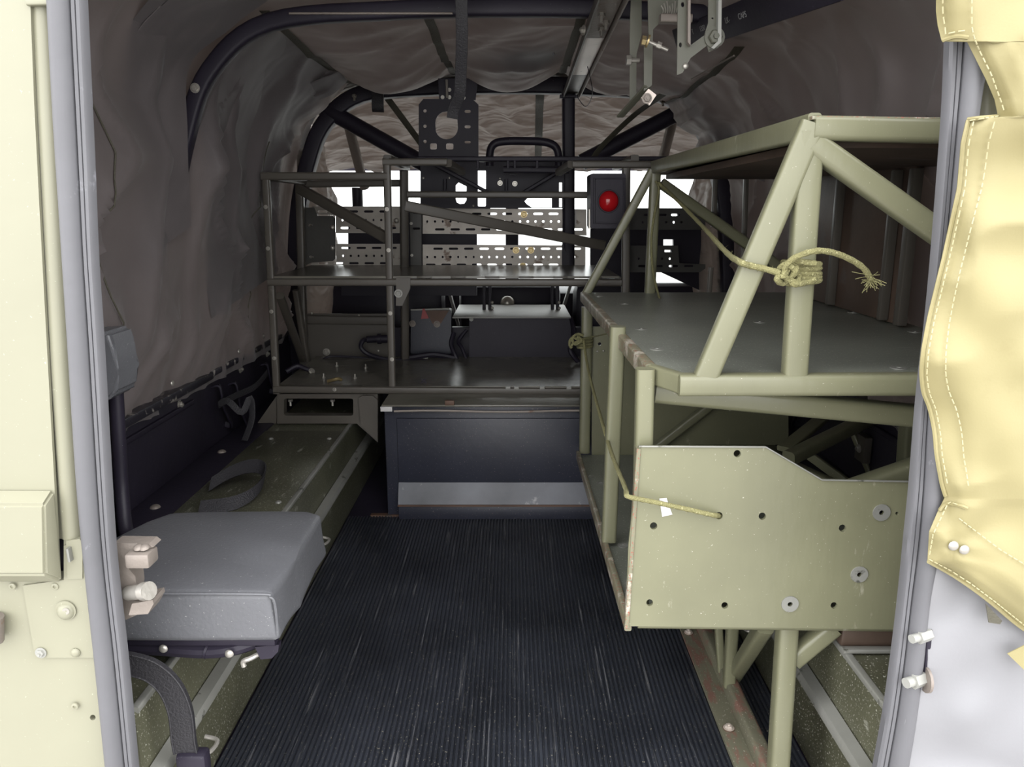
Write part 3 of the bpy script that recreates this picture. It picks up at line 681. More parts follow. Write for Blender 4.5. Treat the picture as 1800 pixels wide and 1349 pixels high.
obj('cable_plug', bm, M_BLACK, c)
cable('cable', [P(566, 634, 2.58), P(580, 627, 2.6), P(620, 628, 2.6), P(690, 634, 2.59), P(720, 636, 2.58)], .004, 'thin black cable lying along the back of the lower left shelf')
cable('cable', [P(798, 585, 2.64), P(793, 605, 2.62), P(800, 625, 2.6), P(806, 636, 2.6)], .008, 'black cable hanging between the two dark boxes, left strand')
cable('cable', [P(820, 580, 2.66), P(806, 600, 2.64), P(812, 612, 2.62), P(822, 636, 2.6)], .007, 'black cable hanging between the two dark boxes, right strand')
cable('cable', [P(1004, 560, 2.62), P(1010, 590, 2.55), P(1002, 615, 2.5), P(1016, 636, 2.5)], .008, 'black cable drooping right of the wide dark box')
cable('cable', [P(715, 631, 2.58), P(760, 624, 2.6), P(800, 630, 2.6)], .010, 'fat black cable under the rusty triangle plate')
t = thing('control_box', 'dark box with a rusty triangular plate and red tag in the centre bay', 'box', P(757, 626, 2.64))
pxplate('box_body', 2.64, rr2(722, 545, 793, 622, 3), [], .05, M_BOX, t)
pxplate('triangle_plate', 2.635, [(748, 546), (789, 546), (775, 569), (760, 569)], [], .004, M_RUST, t)
pxplate('red_tag', 2.632, [(743, 543), (746, 543), (754, 560), (740, 561)], [], .004, M_REDM, t)
for px, py in ((768, 570), (725, 569)): fast('bolt', P(px, py, 2.634), .008, M_ALLOY, t)
pbar(t, 'top_edge', (722, 545, 2.636), (790, 543, 2.636), .006, .006, M_CREAM)
bm = NB(); a = P(748, 628, 2.60); box(bm, (a.x-.009, a.y-.01, a.z-.008), (a.x+.009, a.y+.01, a.z+.01), .002); obj('plastic_clip', bm, M_CREAM, t, label='cream clip')
t = thing('wide_box', 'wide dark flat-fronted box with a pale lid on the centre of the back shelf', 'box', P(910, 637, 2.62))
pxplate('box_front', 2.62, rr2(825, 559, 1004, 637, 2), [], .02, M_BLACK, t)
bm = NB(); a, b = P(796, 556, 2.62), P(1003, 558, 2.62)
box(bm, (a.x, 2.60, b.z-.001), (b.x, 2.95, b.z+.004), .001); obj('pale_lid', bm, M_CREAM, t, label='pale metal lid')
for px, py in ((828.5, 561.5), (829, 633.5), (1001, 634)): fast('bolt', P(px, py, 2.617), .005, M_CREAM, t)
# seats and parts in the cab seen under the shelf
t = thing('truck_chair', 'black cab seat back left of centre, seen under the rack shelf', 'seat', P(640, 560, 2.9))
bm = NB(); a, b = P(560, 500, 2.86), P(782, 640, 2.86); box(bm, (a.x, 2.86, b.z), (b.x, 2.96, a.z), .03); obj('backrest', bm, M_BLACK, t)
t = thing('truck_chair', 'black middle seat back with a round knob, under the rack shelf', 'seat', P(890, 560, 3.1))
bm = NB(); a, b = P(806, 502, 3.05), P(984, 640, 3.05); box(bm, (a.x, 3.05, b.z), (b.x, 3.15, a.z), .03); obj('backrest', bm, M_BLACK, t)
c = P(892, 533, 2.98)
bm = NB(); rg = [[V((c.x + .028*math.cos(a)*math.cos(q*math.pi/8), c.y - .028*math.sin(a), c.z + .028*math.cos(a)*math.sin(q*math.pi/8))) for q in range(16)] for a in (-.9, -.5, 0, .5, 1., 1.35)]
loft(bm, rg); obj('round_knob', bm, M_STEEL, t, label='shiny round knob')
t = thing('truck_chair', 'black cab seat back on the right behind the pale strip', 'seat', P(1060, 560, 2.9))
bm = NB(); a, b = P(1010, 500, 2.86), P(1240, 640, 2.86); box(bm, (a.x, 2.86, b.z), (b.x, 2.96, a.z), .03); obj('backrest', bm, M_BLACK, t)
for a, b, lb in (((786, 500, 3.2), (802, 558, 3.2), 'pale grey slanted strip left of the middle seat'), ((1003, 500, 3.2), (984, 560, 3.2), 'pale grey slanted strip right of the middle seat')):
    bm = NB(); sq(bm, P(*a), P(*b) + (P(*b)-P(*a))*2.3, .034, .012); obj('pale_strip', bm, M_CREAM, label=lb, cat='strip')  # bars added in place of the bright background between the seats
for x, lb in ((856, 'left'), (974, 'right')):
    bm = NB()
    for dx in ((-5, 5) if x == 856 else (-3, 6)): sq(bm, P(x+dx, 500, 2.8), P(x+dx, 556, 2.8), .012)
    o = obj('seat_rail', bm, M_BLACK, label='pair of thin black uprights at the %s of the round knob' % lb, cat='rail')
    for dy in (532, 542): fast('dome', P(x+9, dy, 2.79), .006, M_STEEL, o)
pxplate('partition', 2.80, [(612, 364), (862, 364), (862, 410), (838, 410), (838, 520), (600, 520), (600, 470), (612, 440)], [], .02, M_BLACK, label='black panel closing the cab behind the left perforated strips', cat='panel')
pxplate('partition', 2.80, [(1038, 366), (1150, 366), (1150, 520), (1038, 520)], [], .02, M_BLACK, label='black panel behind the red lamp box', cat='panel')
pxplate('partition', 2.80, [(1150, 366), (1250, 366), (1250, 520), (1160, 478), (1150, 476)], [slot2(1185, 378, 14, 6), cir2(1184, 391, 4), rr2(1166, 421, 1184, 432, 1), rr2(1168, 436, 1180, 444, 1), cir2(1177, 455, 4), rr2(1173, 464, 1182, 472, 1)], .02, M_BLACK, label='black drilled panel far right beyond the green rack', cat='panel')

# ================================================================== BULKHEAD BOX
t = thing('locker_box', 'dark blue-black steel box with a scuffed kick strip against the bulkhead', 'box', (.03, 2.2, 0))
bx0, bx1 = -.352, .36; zt = .325
bm = NB(); box(bm, (bx0, 2.045, .002), (bx1, 2.50, zt), .004); obj('body', bm, M_BOX, t)
bm = NB(); box(bm, (bx0+.035, 2.037, .105), (bx1, 2.047, zt-.035), .002); obj('front_panel', bm, M_BOX, t)
bm = NB(); loft(bm, [[V((x, 2.045, .105)), V((x, 2.037, .105)), V((x, 2.012, .045)), V((x, 2.045, .045))] for x in (bx0+.035, bx1)]); obj('kick_strip', bm, M_SCUFF, t, label='scuffed pale grey sloping strip')
bm = NB(); box(bm, (bx0+.035, 2.015, .003), (bx1, 2.05, .045), .003); obj('toe_board', bm, M_BOX, t)
bm = NB(); box(bm, (bx0+.034, 2.008, .044), (bx1, 2.016, .0485), .001); obj('rust_edge', bm, M_RUST, t)
bm = NB(); box(bm, (bx0-.004, 2.03, zt), (bx1, 2.50, zt+.006), .002); obj('lid', bm, M_SHELFD, t)
pts = [V((bx0+.03+i*(bx1-bx0-.03)/24, 2.03, zt-.012+.0018*math.sin(i*.45))) for i in range(25)]
bm = NB(); sweep(bm, pts, rrect(.004, .006, .001)); obj('lid_lip', bm, M_ALLOY, t, label='bent pale lid lip')
for x in (-.17, .338):
    bm = NB(); box(bm, (x-.013, 2.028, zt+.004), (x+.013, 2.042, zt+.018), .002); obj('hinge_stop', bm, M_RUST, t)
bm = NB(); a = P(681, 719, 2.03); box(bm, (a.x-.018, 2.022, a.z-.006), (a.x+.014, 2.034, a.z+.007), .001); obj('latch_tab', bm, M_WHITE, t, label='white corner tab')

# ================================================================== GREEN RACK ON THE RIGHT
YF, YK = .98, 1.97
t = thing('communications_rack', 'olive green steel tube rack with drilled front panel filling the right side', 'rack', (.45, 1.4, 0))
o_ = M_OLIVE
def g(name, a, b, w=.026, h=None, m=M_OLIVE, ext=0., up=V((0, 0, 1)), **kw): return bar(t, name, P(*a), P(*b), w, h, m, up, ext, **kw)
XR = .735
# shelf level z .645
ZS = .645
A0 = V((.188, 1.02, ZS)); A1 = V((.216, .955, ZS))
bm = NB(); sq(bm, V((.183, YK, ZS-.013)), V((.188, 1.02, ZS-.013)), .016, .026); obj('shelf_side_rail', bm, M_OLIVEW, t, label='chipped pale-edged rail')
bar(t, 'corner_piece', V((.190, 1.018, ZS-.013)), V((.218, .957, ZS-.013)), .016, .026, M_OLIVE)
bar(t, 'front_beam', V((.212, .958, ZS-.014)), V((XR, .955, ZS-.012)), .028, .028, M_OLIVE)
bm = NB(); plate(bm, [(.188, YK), (.192, 1.02), (.22, .962), (XR, .962), (XR, YK)], [slot2(.55, 1.0, .045, .012)], lambda x, y: V((x, y, ZS-.002)), V((0, 0, -.012)))
obj('upper_shelf', bm, M_TRAY, t)
for px, py in ((1052, 520), (1098, 533), (1127, 577), (1155, 612), (1335, 565), (1500, 548), (1580, 645), (1608, 582)):
    p = PZ(px, py, ZS); fast('washer', V((p.x, p.y, ZS-.002)), .011, M_BENCHW, t, V((0, 0, 1)), name='worn_plug')
# upper A frame, front
g('leg_brace', (1236, 672, .958), (1429, 218, .945), .024, .030)
g('upright', (1395, 674, .958), (1424, 230, .945), .023, .030)
g('short_upright', (1399, 655, .978), (1409, 330, .968), .012, .02)
g('top_beam', (1426, 226, .945), (1700, 231, .945), .026, .028)
g('diagonal_brace', (1425, 252, .947), (1700, 446, .945), .028, .028)
g('top_side_rail', (1431, 222, .945), (1150, 294, YK-.02), .016, .03)
g('edge_line', (1425, 208, .940), (1700, 211, .940), .012, .004, M_OLIVEW)
# top deck with folded edge
a, b = P(1431, 209, .945), P(1150, 289, YK-.02)
bm = NB(); plate(bm, [(a.x+.01, .95), (XR, .95), (XR, YK), (b.x+.01, YK)], [], lambda x, y: V((x, y, a.z-.004)), V((0, 0, -.006))); obj('top_deck', bm, M_OLIVE, t)
bm = NB(); plate(bm, [(a.x+.03, .98), (XR, .98), (XR, YK-.02), (b.x+.03, YK-.02)], [], lambda x, y: V((x, y, a.z-.030)), V((0, 0, .012))); obj('deck_lining', bm, M_PLY, t)
g('top_rear_beam', (1148, 298, YK-.02), (1560, 300, YK-.02), .024, .026, M_RACKD)
# upper A frame, far end
g('leg_brace', (1147, 300, YK-.02), (1030, 517, YK-.01), .022)
g('upright', (1152, 305, YK-.02), (1142, 518, YK-.01), .026)
g('diagonal_brace', (1162, 322, YK-.02), (1420, 505, YK-.01), .026)
for a, b in (((1258, 300, 2.0), (1254, 400, 2.0)), ((1312, 300, 2.0), (1306, 480, 2.0)), ((1250, 470, 2.0), (1246, 520, 2.0))): g('thin_upright', a, b, .012, .012, M_RACKD)
# lower bay
g('front_post', (1134, 648, 1.0), (1124, 1090, 1.0), .024)
g('middle_post', (1086, 574, 1.29), (1070, 950, 1.29), .026)
bar(t, 'rear_post', P(1032, 540, YK-.01), P(1027, 795, YK-.01), .028, .028, M_OLIVE)
p0 = P(1016, 800, YK-.01); p1 = P(1104, 1097, .985)
zb0, zb1 = p0.z, p1.z
bm = NB(); sq(bm, p0, p1, .010, .022); obj('tray_side_rail', bm, M_OLIVEW, t, label='chipped pale-edged rail')
bm = NB()
loft(bm, [[V((x, y, z)), V((XR, y, z)), V((XR, y, z-.004)), V((x, y, z-.004))] for x, y, z in ((p0.x, p0.y, p0.z), (p1.x, p1.y, p1.z))]); obj('lower_tray', bm, M_TRAY, t)
for k, px in enumerate(((1022, 797), (1030, 838), (1067, 822), (1085, 960), (1048, 850))):
    p = P(px[0], px[1], 1.2); tt = 0
    d = ray(*px); # intersect with sloping tray
    for it in range(40):
        tt = (zb0 + (zb1-zb0)*((p0.y - d.y*(tt or 1.5))/(p0.y-p1.y)) - CAMH)/d.z
    q = V((0, 0, CAMH)) + d*tt; fast('washer', q+V((.01, 0, .0005)), .010, M_BENCHW, t, V((0, 0, 1)), name='worn_plug')
pxplate('rear_panel', YK-.005, [(1040, 575), (1386, 560), (1386, 800), (1040, 800)], [cir2(1054, 605, 3)], .006, M_OLIVE, t, label=None)
for px, py in ((1050, 618), (1061, 617), (1283, 721)): fast('dome', P(px, py, YK-.008), .003, M_STEEL, t)
g('diagonal_brace', (1150, 790, YK-.03), (1262, 703, YK-.03), .022, .022, M_OLIVE)
g('under_beam', (1150, 688, 1.03), (1640, 734, 1.02), .03, .030, M_OLIVE)
# right hand bracing seen above the drilled panel
g('side_brace', (1386, 806, 1.45), (1530, 735, 1.62), .028)
g('side_brace', (1378, 790, 1.6), (1455, 728, 1.75), .032, .012)
g('side_brace', (1497, 748, 1.68), (1540, 850, 1.62), .026, .012)
g('side_brace', (1398, 822, 1.5), (1500, 868, 1.4), .022, .02)
g('side_brace', (1415, 795, 1.62), (1530, 880, 1.5), .010, .02)
g('side_brace', (1500, 862, 1.05), (1680, 800, 1.05), .03)
g('side_post', (1596, 740, 1.25), (1588, 860, 1.25), .03, .02)
# drilled front panel
hl = [cir2(1296, 798, 6.5), cir2(1264, 907, 6.5), cir2(1340, 908, 6.5), cir2(1149, 925, 6.5), cir2(1481, 929, 6.5), cir2(1142, 1060, 6), cir2(1274, 1065, 6), cir2(1466, 1065, 6), cir2(1550, 902, 4.5), cir2(1511, 1011, 4.5), cir2(1389, 1063, 4.5), cir2(1577, 903, 3)]
pxplate('drilled_panel', YF-.012, [(1123, 785), (1346, 786), (1445, 844), (1720, 850), (1720, 1108), (1565, 1107), (1100, 1101), (1105, 960)], hl, .005, M_OLIVE, t)
bm = NB(); sq(bm, P(1123, 785, YF-.013), P(1346, 786, YF-.013), .003, .0018); sq(bm, P(1346, 786, YF-.013), P(1445, 844, YF-.013), .003, .0018); sq(bm, P(1445, 844, YF-.013), P(1700, 849, YF-.013), .003, .0018); obj('panel_bright_edge', bm, M_BENCHW, t)
bm = NB(); sq(bm, P(1122, 787, YF-.008), P(1101, 1100, YF-.008), .006, .012, up=V((0, 1, 0))); obj('panel_left_edge', bm, M_OLIVEW, t)
for px, py in ((1550, 902), (1511, 1011), (1389, 1063)):
    bm = NB(); c = P(px, py, YF-.0135); 
    plate(bm, cir2(0, 0, .0118, 24), [cir2(0, 0, .0035, 12)], lambda x, y, c=c: V((c.x+x, c.y, c.z+y)), V((0, .0018, 0))); obj('panel_washer', bm, M_BENCHW, t, label='pale scuffed washer')
# tube wall behind the panel holes
g('panel_backing', (1120, 1088, YF+.014), (1720, 1096, YF+.014), .022)
pxplate('sticker', YF-.0128, [(1159, 877), (1172, 876), (1175, 886), (1182, 905), (1164, 909), (1162, 897)], [], .0006, M_WHITE, t, label='small white torn sticker')
# floor rail and legs
fz = .006
q0, q1 = PZ(1190, 1090, .012), PZ(1292, 1349, .012)
dr = (q1-q0).normalized(); q0 = q0 - dr*.30; q1 = q1 + dr*.18
bm = NB(); loft(bm, [[q+V((0, 0, 0)), q+V((.034, 0, 0)), q+V((.034, 0, -.006)), q+V((0, 0, -.006))] for q in (q0, q1)]); obj('floor_flange', bm, M_RUSTOL, t, label='olive foot flange with pinkish scuffed primer')
bm = NB(); sq(bm, q0+V((.044, 0, .012)), q1+V((.044, 0, .012)), .024, .03); obj('floor_tube', bm, M_RUSTOL, t)
g('leg', (1384, 1095, 1.0), (1364, 1349+60, .965), .028)
qa = q0.lerp(q1, .52)+V((.048, 0, .02)); 
bar(t, 'leg_strut', PZ(1290, 1188, .03), P(1345, 1100, 1.02), .024, m=o_)
g('leg_strut', (1392, 1160, 1.0), (1465, 1100, 1.0), .026)
bar(t, 'rear_leg', PZ(1281, 1205, .03), P(1288, 1090, 1.20), .02, m=o_)
bar(t, 'rear_leg', PZ(1268, 1180, .03), P(1262, 1090, 1.26), .014, m=o_)
bar(t, 'rear_leg', V((.33, 1.85, .0)), V((.33, 1.85, zb0)), .024, m=o_)
for px, py in ((1210, 1113), (1281, 1281)):
    p = PZ(px, py, .012); fast('washer', V((p.x, p.y, .012)), .010, M_RUST, t, V((0, 0, 1))); fast('bolt', V((p.x, p.y, .0125)), .0062, M_WPRIM, t, V((0, 0, 1)))
# brown boards and posts on the far right, above the upper shelf
t = thing('side_board', 'brown scuffed board standing along the right side of the green rack shelf', 'board', (.70, 1.5, .645))
bm = NB(); box(bm, (.700, .99, .645), (.712, 1.30, .93), .001); obj('board_panel', bm, M_PLY, t)
bm = NB(); box(bm, (.700, 1.38, .645), (.712, 1.96, .93), .001); obj('board_panel', bm, M_PLY, t)
for y, ww in ((1.03, .02), (1.35, .02), (1.42, .014), (1.66, .016)):
    bm = NB(); box(bm, (.682, y, .648), (.699, y+ww, .918), .002); obj('board_post', bm, M_RACKD, t)
g2 = thing('side_bracing', 'dark bracketed frame on the right tub wall seen over the drilled panel', 'frame', (.77, 1.3, .24))
for y in (1.12, 1.38, 1.62):
    bm = NB(); box(bm, (.775, y, .30), (.793, y+.045, .36), .003); obj('cleat', bm, M_RACKD, g2)
    fast('bolt', V((.774, y+.02, .33)), .007, M_STEEL, g2, V((-1, 0, 0)))
# brown thing over the right wheel box lid
bm = NB(); a = PZ(1452, 1150, .24); box(bm, (.47, a.y+.02, .238), (.70, a.y+.30, .268), .004); BT = obj('battery_tray', bm, M_PLY, label='low dark brown tray lying on the right wheel box lid under the panel', cat='tray')
# ================================================================== ROPES
def rope_mesh(bm, pts, r, strands=True):
    n = len(pts); s = u = None; rings = []; acc = 0
    for i, p in enumerate(pts):
        d = (pts[min(i+1, n-1)] - pts[max(i-1, 0)]).normalized()
        if i: acc += (p-pts[i-1]).length
        if s is None: s, u = frame_from(d)
        else:
            u = (u - d*u.dot(d)).normalized(); s = d.cross(u).normalized()
        ring = []
        for k in range(12):
            a = 2*math.pi*k/12; rr = r*(1 + .09*math.cos(4*a + acc/r*1.6))
            ring.append(p + s*rr*math.cos(a) + u*rr*math.sin(a))
        rings.append(ring)
    loft(bm, rings)
def fuzz(bm, pts, r, n, ln=.006, seed=1):
    rnd = random.Random(seed)
    for _ in range(n):
        p = pts[rnd.randrange(1, len(pts)-1)]
        a = V((rnd.uniform(-1, 1), rnd.uniform(-1, 1), rnd.uniform(-1, 1))).normalized()
        b = p + a*(r + rnd.uniform(.2, 1)*ln) + V((rnd.uniform(-1, 1), 0, rnd.uniform(-1, 1)))*.002
        w_ = V((rnd.uniform(-1, 1), rnd.uniform(-1, 1), rnd.uniform(-1, 1))).normalized()*.00025
        bm.faces.new([bm.verts.new(q) for q in (p+a*r*.8+w_, p+a*r*.8-w_, b)])
def rope(name, ctrl, r, m, label, k=10, nf=0, cat='rope'):
    pts = smooth(ctrl, k); bm = NB(); rope_mesh(bm, pts, r)
    o = obj(name, bm, m, label=label, cat=cat, ang=60)
    if nf:
        bm = NB(); fuzz(bm, pts, r, nf); obj('loose_fibres', bm, m, o, kind='stuff', recalc=False, smooth=False)
    return o, pts
RY = .925
main, mp_ = rope('knotted_rope', [P(1158, 322, YK-.05), P(1180, 342, 1.85), P(1232, 395, 1.5), P(1274, 441, 1.12), P(1297, 459, .945), P(1318, 467, .933), P(1345, 473, .933), P(1372, 481, RY)], .0038, M_ROPE, 'fuzzy khaki rope knotted round the front upright of the green rack', nf=260)
# turns round the upright
def wrap(zpy, tilt, rr=.0036):
    c = P(1408, zpy, .955); hw = .0185; hd = .0185
    base = [V((c.x + x, c.y + y, c.z + tilt*x)) for x, y in rrect(2*hw, 2*hd, .009, 4)]
    pts = smooth(base, 2, closed=True); bm = NB(); tube(bm, pts, rr, 10, closed=True); return obj('rope_turn', bm, M_ROPE, main)
for py, tl in ((463, -.02), (471, .03), (479, -.03), (487, .05), (494, .12)): wrap(py, tl)
kz = .928
for ctrl in ([(1372, 481), (1366, 492), (1376, 498), (1390, 488), (1400, 474), (1392, 466), (1384, 476), (1376, 486), (1370, 476), (1378, 466), (1392, 470), (1404, 484), (1400, 496), (1388, 492)],
             [(1388, 492), (1398, 500), (1420, 496), (1436, 490)],
             [(1384, 492), (1378, 480), (1388, 464), (1404, 460), (1434, 464)]):
    pts = [P(x, y, kz - .005*math.sin(i*2.1)) for i, (x, y) in enumerate(ctrl)]
    bm = NB(); rope_mesh(bm, smooth(pts, 8), .0036); obj('knot_loop', bm, M_ROPE, main)
tail = smooth([P(1378, 474, .925), P(1390, 458, .92), P(1412, 447, .918), P(1440, 441, .92), P(1470, 446, .925), P(1500, 459, .93), P(1520, 474, .935), P(1531, 492, .94)], 8)
bm = NB(); rope_mesh(bm, tail, .0036); obj('rope_tail', bm, M_ROPE, main)
bm = NB(); rnd = random.Random(3); e = tail[-1]
for _ in range(44):
    d = V((rnd.uniform(-1, .9), rnd.uniform(-.7, .7), rnd.uniform(-1.5, .4))).normalized()*rnd.uniform(.01, .022)
    st = e + V((rnd.uniform(-.002, .002), rnd.uniform(-.002, .002), rnd.uniform(-.001, .006)))
    tube(bm, smooth([st, st+d*.5+V((rnd.uniform(-.003, .003), 0, 0)), st+d], 3), .0004, 4)
obj('frayed_end', bm, M_ROPE, main, kind='stuff', recalc=False)
low, lp_ = rope('lashing_rope', [P(1026, 598, 1.93), P(1034, 650, 1.8), P(1052, 720, 1.5), P(1076, 800, 1.2), P(1098, 855, 1.02), P(1101, 868, .96), P(1106, 874, .945), P(1150, 883, .952), P(1210, 896, .955), P(1254, 906, .958), P(1264, 907, .975), P(1272, 910, 1.0)], .0033, M_ROPE, 'khaki rope slanting down the green rack into a hole of its drilled panel', nf=120)
for k in range(4):
    c = P(1028, 594+k*5, YK-.01); base = [V((c.x+x, c.y+y, c.z+.1*x)) for x, y in rrect(.036, .036, .012, 4)]
    bm = NB(); tube(bm, base, .0035, 8, closed=True); obj('rope_turn', bm, M_ROPED, low)
for ctrl in ([(1026, 590), (1014, 588), (1006, 596), (1012, 606), (1022, 598), (1014, 592)], [(1020, 600), (1008, 604), (1002, 612)], [(1018, 598), (1006, 594), (1001, 604), (1005, 612)]):
    bm = NB(); rope_mesh(bm, smooth([P(x, y, 1.93) for x, y in ctrl], 7), .0035); obj('knot_loop', bm, M_ROPED, low)
rope('thin_cord', [P(1030, 594, 1.93), P(1050, 591, 1.8), P(1070, 586, 1.5)], .0016, M_ROPED, 'thin faded cord running right from the far knot inside the green rack', cat='cord')
rope('hanging_string', [P(1153, 318, 1.93), P(1158, 335, 1.93), P(1150, 380, 1.94), P(1145, 420, 1.94), P(1147, 470, 1.93), P(1155, 510, 1.88), P(1163, 535, 1.80)], .0030, M_ROPED, 'faded cord hanging down the far upright onto the green rack shelf', cat='cord')

# ================================================================== SEAT
t = thing('fold_down_chair', 'grey vinyl side seat cushion just inside the door on the left', 'seat', (-.45, 1.03, .24))
z0, z1 = .296, .368
out = [(-.615, .905), (-.304, .905), (-.302, 1.00), (-.303, 1.165), (-.33, 1.185), (-.50, 1.178), (-.555, 1.165), (-.615, 1.04)]
bm = NB(); vb = [bm.verts.new((x, y, z0)) for x, y in out]; vt = [bm.verts.new((x + (.004 if x < -.4 else -.004), y, z1)) for x, y in out]
n = len(out)
bm.faces.new(vb[::-1]); tf = bm.faces.new(vt)
for i in range(n): bm.faces.new((vb[i], vb[(i+1) % n], vt[(i+1) % n], vt[i]))
bmesh.ops.bevel(bm, geom=[e for e in bm.edges], offset=.013, segments=4, affect='EDGES', profile=.6)
bmesh.ops.triangulate(bm, faces=[f for f in bm.faces if len(f.verts) > 4]); bmesh.ops.subdivide_edges(bm, edges=bm.edges, cuts=2, use_grid_fill=True)
for v in bm.verts:
    k = min(1, max(0, (v.co.x+.615)*( -.302-v.co.x)/.012)) * min(1, max(0, (v.co.y-.905)*(1.185-v.co.y)/.010))
    if v.co.z > .35: v.co.z += .008*k + .0015*noise.noise(v.co*18)
    v.co.y += .0025*noise.noise(V((v.co.x*14, v.co.z*25, 2)))*(v.co.y < .93); v.co.x += .004*noise.noise(V((v.co.y*16, v.co.z*20, 5)))*(v.co.x > -.33)
obj('cushion', bm, M_VINYL, t, ang=60)
bm = NB(); tube(bm, smooth([V((-.612, .9065, .3655)), V((-.5, .9045, .3672)), V((-.33, .9045, .3665)), V((-.312, .9055, .362)), V((-.3065, .907, .35)), V((-.306, .908, .305))], 6), .0018, 6); obj('piping', bm, M_VINYL, t)
bm = NB(); sq(bm, V((-.60, 1.04, .288)), V((-.315, 1.04, .288)), .24, .012); obj('seat_board', bm, M_BLACK, t)
bm = NB(); tube(bm, smooth([P(200, 1135, .93), P(280, 1140, .93), P(360, 1145, .93), P(410, 1140, .93), P(450, 1128, .94)], 6), .010, 10); obj('seat_tube', bm, M_BLACK, t)
bm = NB(); tube(bm, [P(362, 1143, .93), P(366, 1144, .93)], .0115, 12); obj('tube_collar', bm, M_BLACK, t)
fast('dome', P(287, 1141, .915), .006, M_STEEL, t); fast('dome', P(403, 1150, .915), .006, M_STEEL, t)
bm = NB(); tube(bm, smooth([P(455, 1150, .93), P(440, 1158, .92), P(428, 1163, .92), P(429, 1172, .92)], 5), .0035, 8); obj('seat_hook', bm, M_STEEL, t)
pxplate('hook_plate', .925, [(448, 1138), (490, 1134), (489, 1146), (478, 1158), (458, 1160)], [], .012, M_BLACK, t)
# back rest and its tube
bm = NB()
a, b = P(120, 572, 1.12), P(244, 705, 1.12)
pts = [P(120, 585, 1.12), P(190, 574, 1.12), P(231, 571, 1.12), P(240, 598, 1.12), P(245, 640, 1.12), P(243, 675, 1.12), P(236, 682, 1.12), P(215, 692, 1.12), P(120, 722, 1.12)]
pts = [p*(1.19/1.12) + V((0, 0, CAMH*(1-1.19/1.12))) for p in pts]; f1 = [bm.verts.new(p) for p in pts]; f0 = [bm.verts.new(p-V((0, .07, 0))) for p in pts]
bm.faces.new(f0); bm.faces.new(f1[::-1]); n = len(pts)
for i in range(n): bm.faces.new((f0[i], f1[i], f1[(i+1) % n], f0[(i+1) % n]))
bmesh.ops.bevel(bm, geom=[e for e in bm.edges], offset=.006, segments=3, affect='EDGES'); obj('backrest_pad', bm, M_VINYL, t)
bm = NB(); tube(bm, smooth([P(204, 690, 1.18), P(208, 760, 1.18), P(214, 860, 1.18), P(222, 935, 1.15), P(240, 960, 1.12)], 6), .011, 12); obj('backrest_tube', bm, M_BLACK, t)
bm = NB(); tube(bm, smooth([P(186, 700, 1.2), P(195, 800, 1.2), P(202, 945, 1.18)], 6), .016, 12); obj('backrest_tube', bm, M_BLACK, t)
# bent black strap below the seat
def ribbon(bm, pts, wv, th):
    """flat band: pts centre line, wv half-width vectors"""
    n = len(pts); rings = []
    for i, p in enumerate(pts):
        d = (pts[min(i+1, n-1)]-pts[max(i-1, 0)]).normalized(); wd = wv[i]; nn = d.cross(wd).normalized()*th
        rings.append([p-wd-nn, p+wd-nn, p+wd+nn, p-wd+nn])
    loft(bm, rings)
t = thing('seat_strap', 'thick black moulded strap arching below the grey seat to a buckle', 'strap', P(300, 1300, .88))
cl = smooth([P(195, 1163, .87), P(235, 1168, .87), P(270, 1180, .87), P(300, 1208, .87), P(318, 1250, .87), P(324, 1300, .87), P(328, 1322, .87)], 6)
bm = NB(); n = len(cl); wv = []
for i in range(n):
    d = (cl[min(i+1, n-1)]-cl[max(i-1, 0)]).normalized(); wv.append(V((0, -1, 0)).cross(d).normalized()*.0145)
ribbon(bm, cl, wv, .0035); obj('strap_band', bm, M_WEB, t)
for s_ in (-1, 1):
    bm = NB(); tube(bm, [c+w_*s_*1.0+V((0, -.004, 0)) for c, w_ in zip(cl, wv)], .0014, 6); obj('strap_rim', bm, M_WEB, t)
bm = NB(); c = P(342, 1335, .87); box(bm, (c.x-.022, c.y-.01, c.z-.05), (c.x+.018, c.y+.012, c.z+.012), .006); obj('buckle', bm, M_BLACK, t)
# webbing loop lying on bench
cl = smooth([P(332, 887, 1.72), P(366, 858, 1.73), P(385, 842, 1.73), P(415, 836, 1.74), P(430, 850, 1.74), P(426, 880, 1.70), P(405, 905, 1.64)], 6)
bm = NB(); pts = [V((p.x, p.y, max(.244, p.z))) for p in cl]
loopc = PZ(400, 868, .25)
pts = smooth([loopc+V(q) for q in ((-.055, .045, .004), (-.02, .07, .022), (.02, .08, .034), (.055, .07, .034), (.07, .03, .022), (.062, -.02, .008), (.03, -.06, .0), (-.03, -.08, -.002))], 6)
ribbon(bm, pts, [V((0, .012, .012))]*len(pts), .0015); obj('webbing_loop', bm, M_WEB, label='black webbing strap looped on the bench top just beyond the seat', cat='strap')
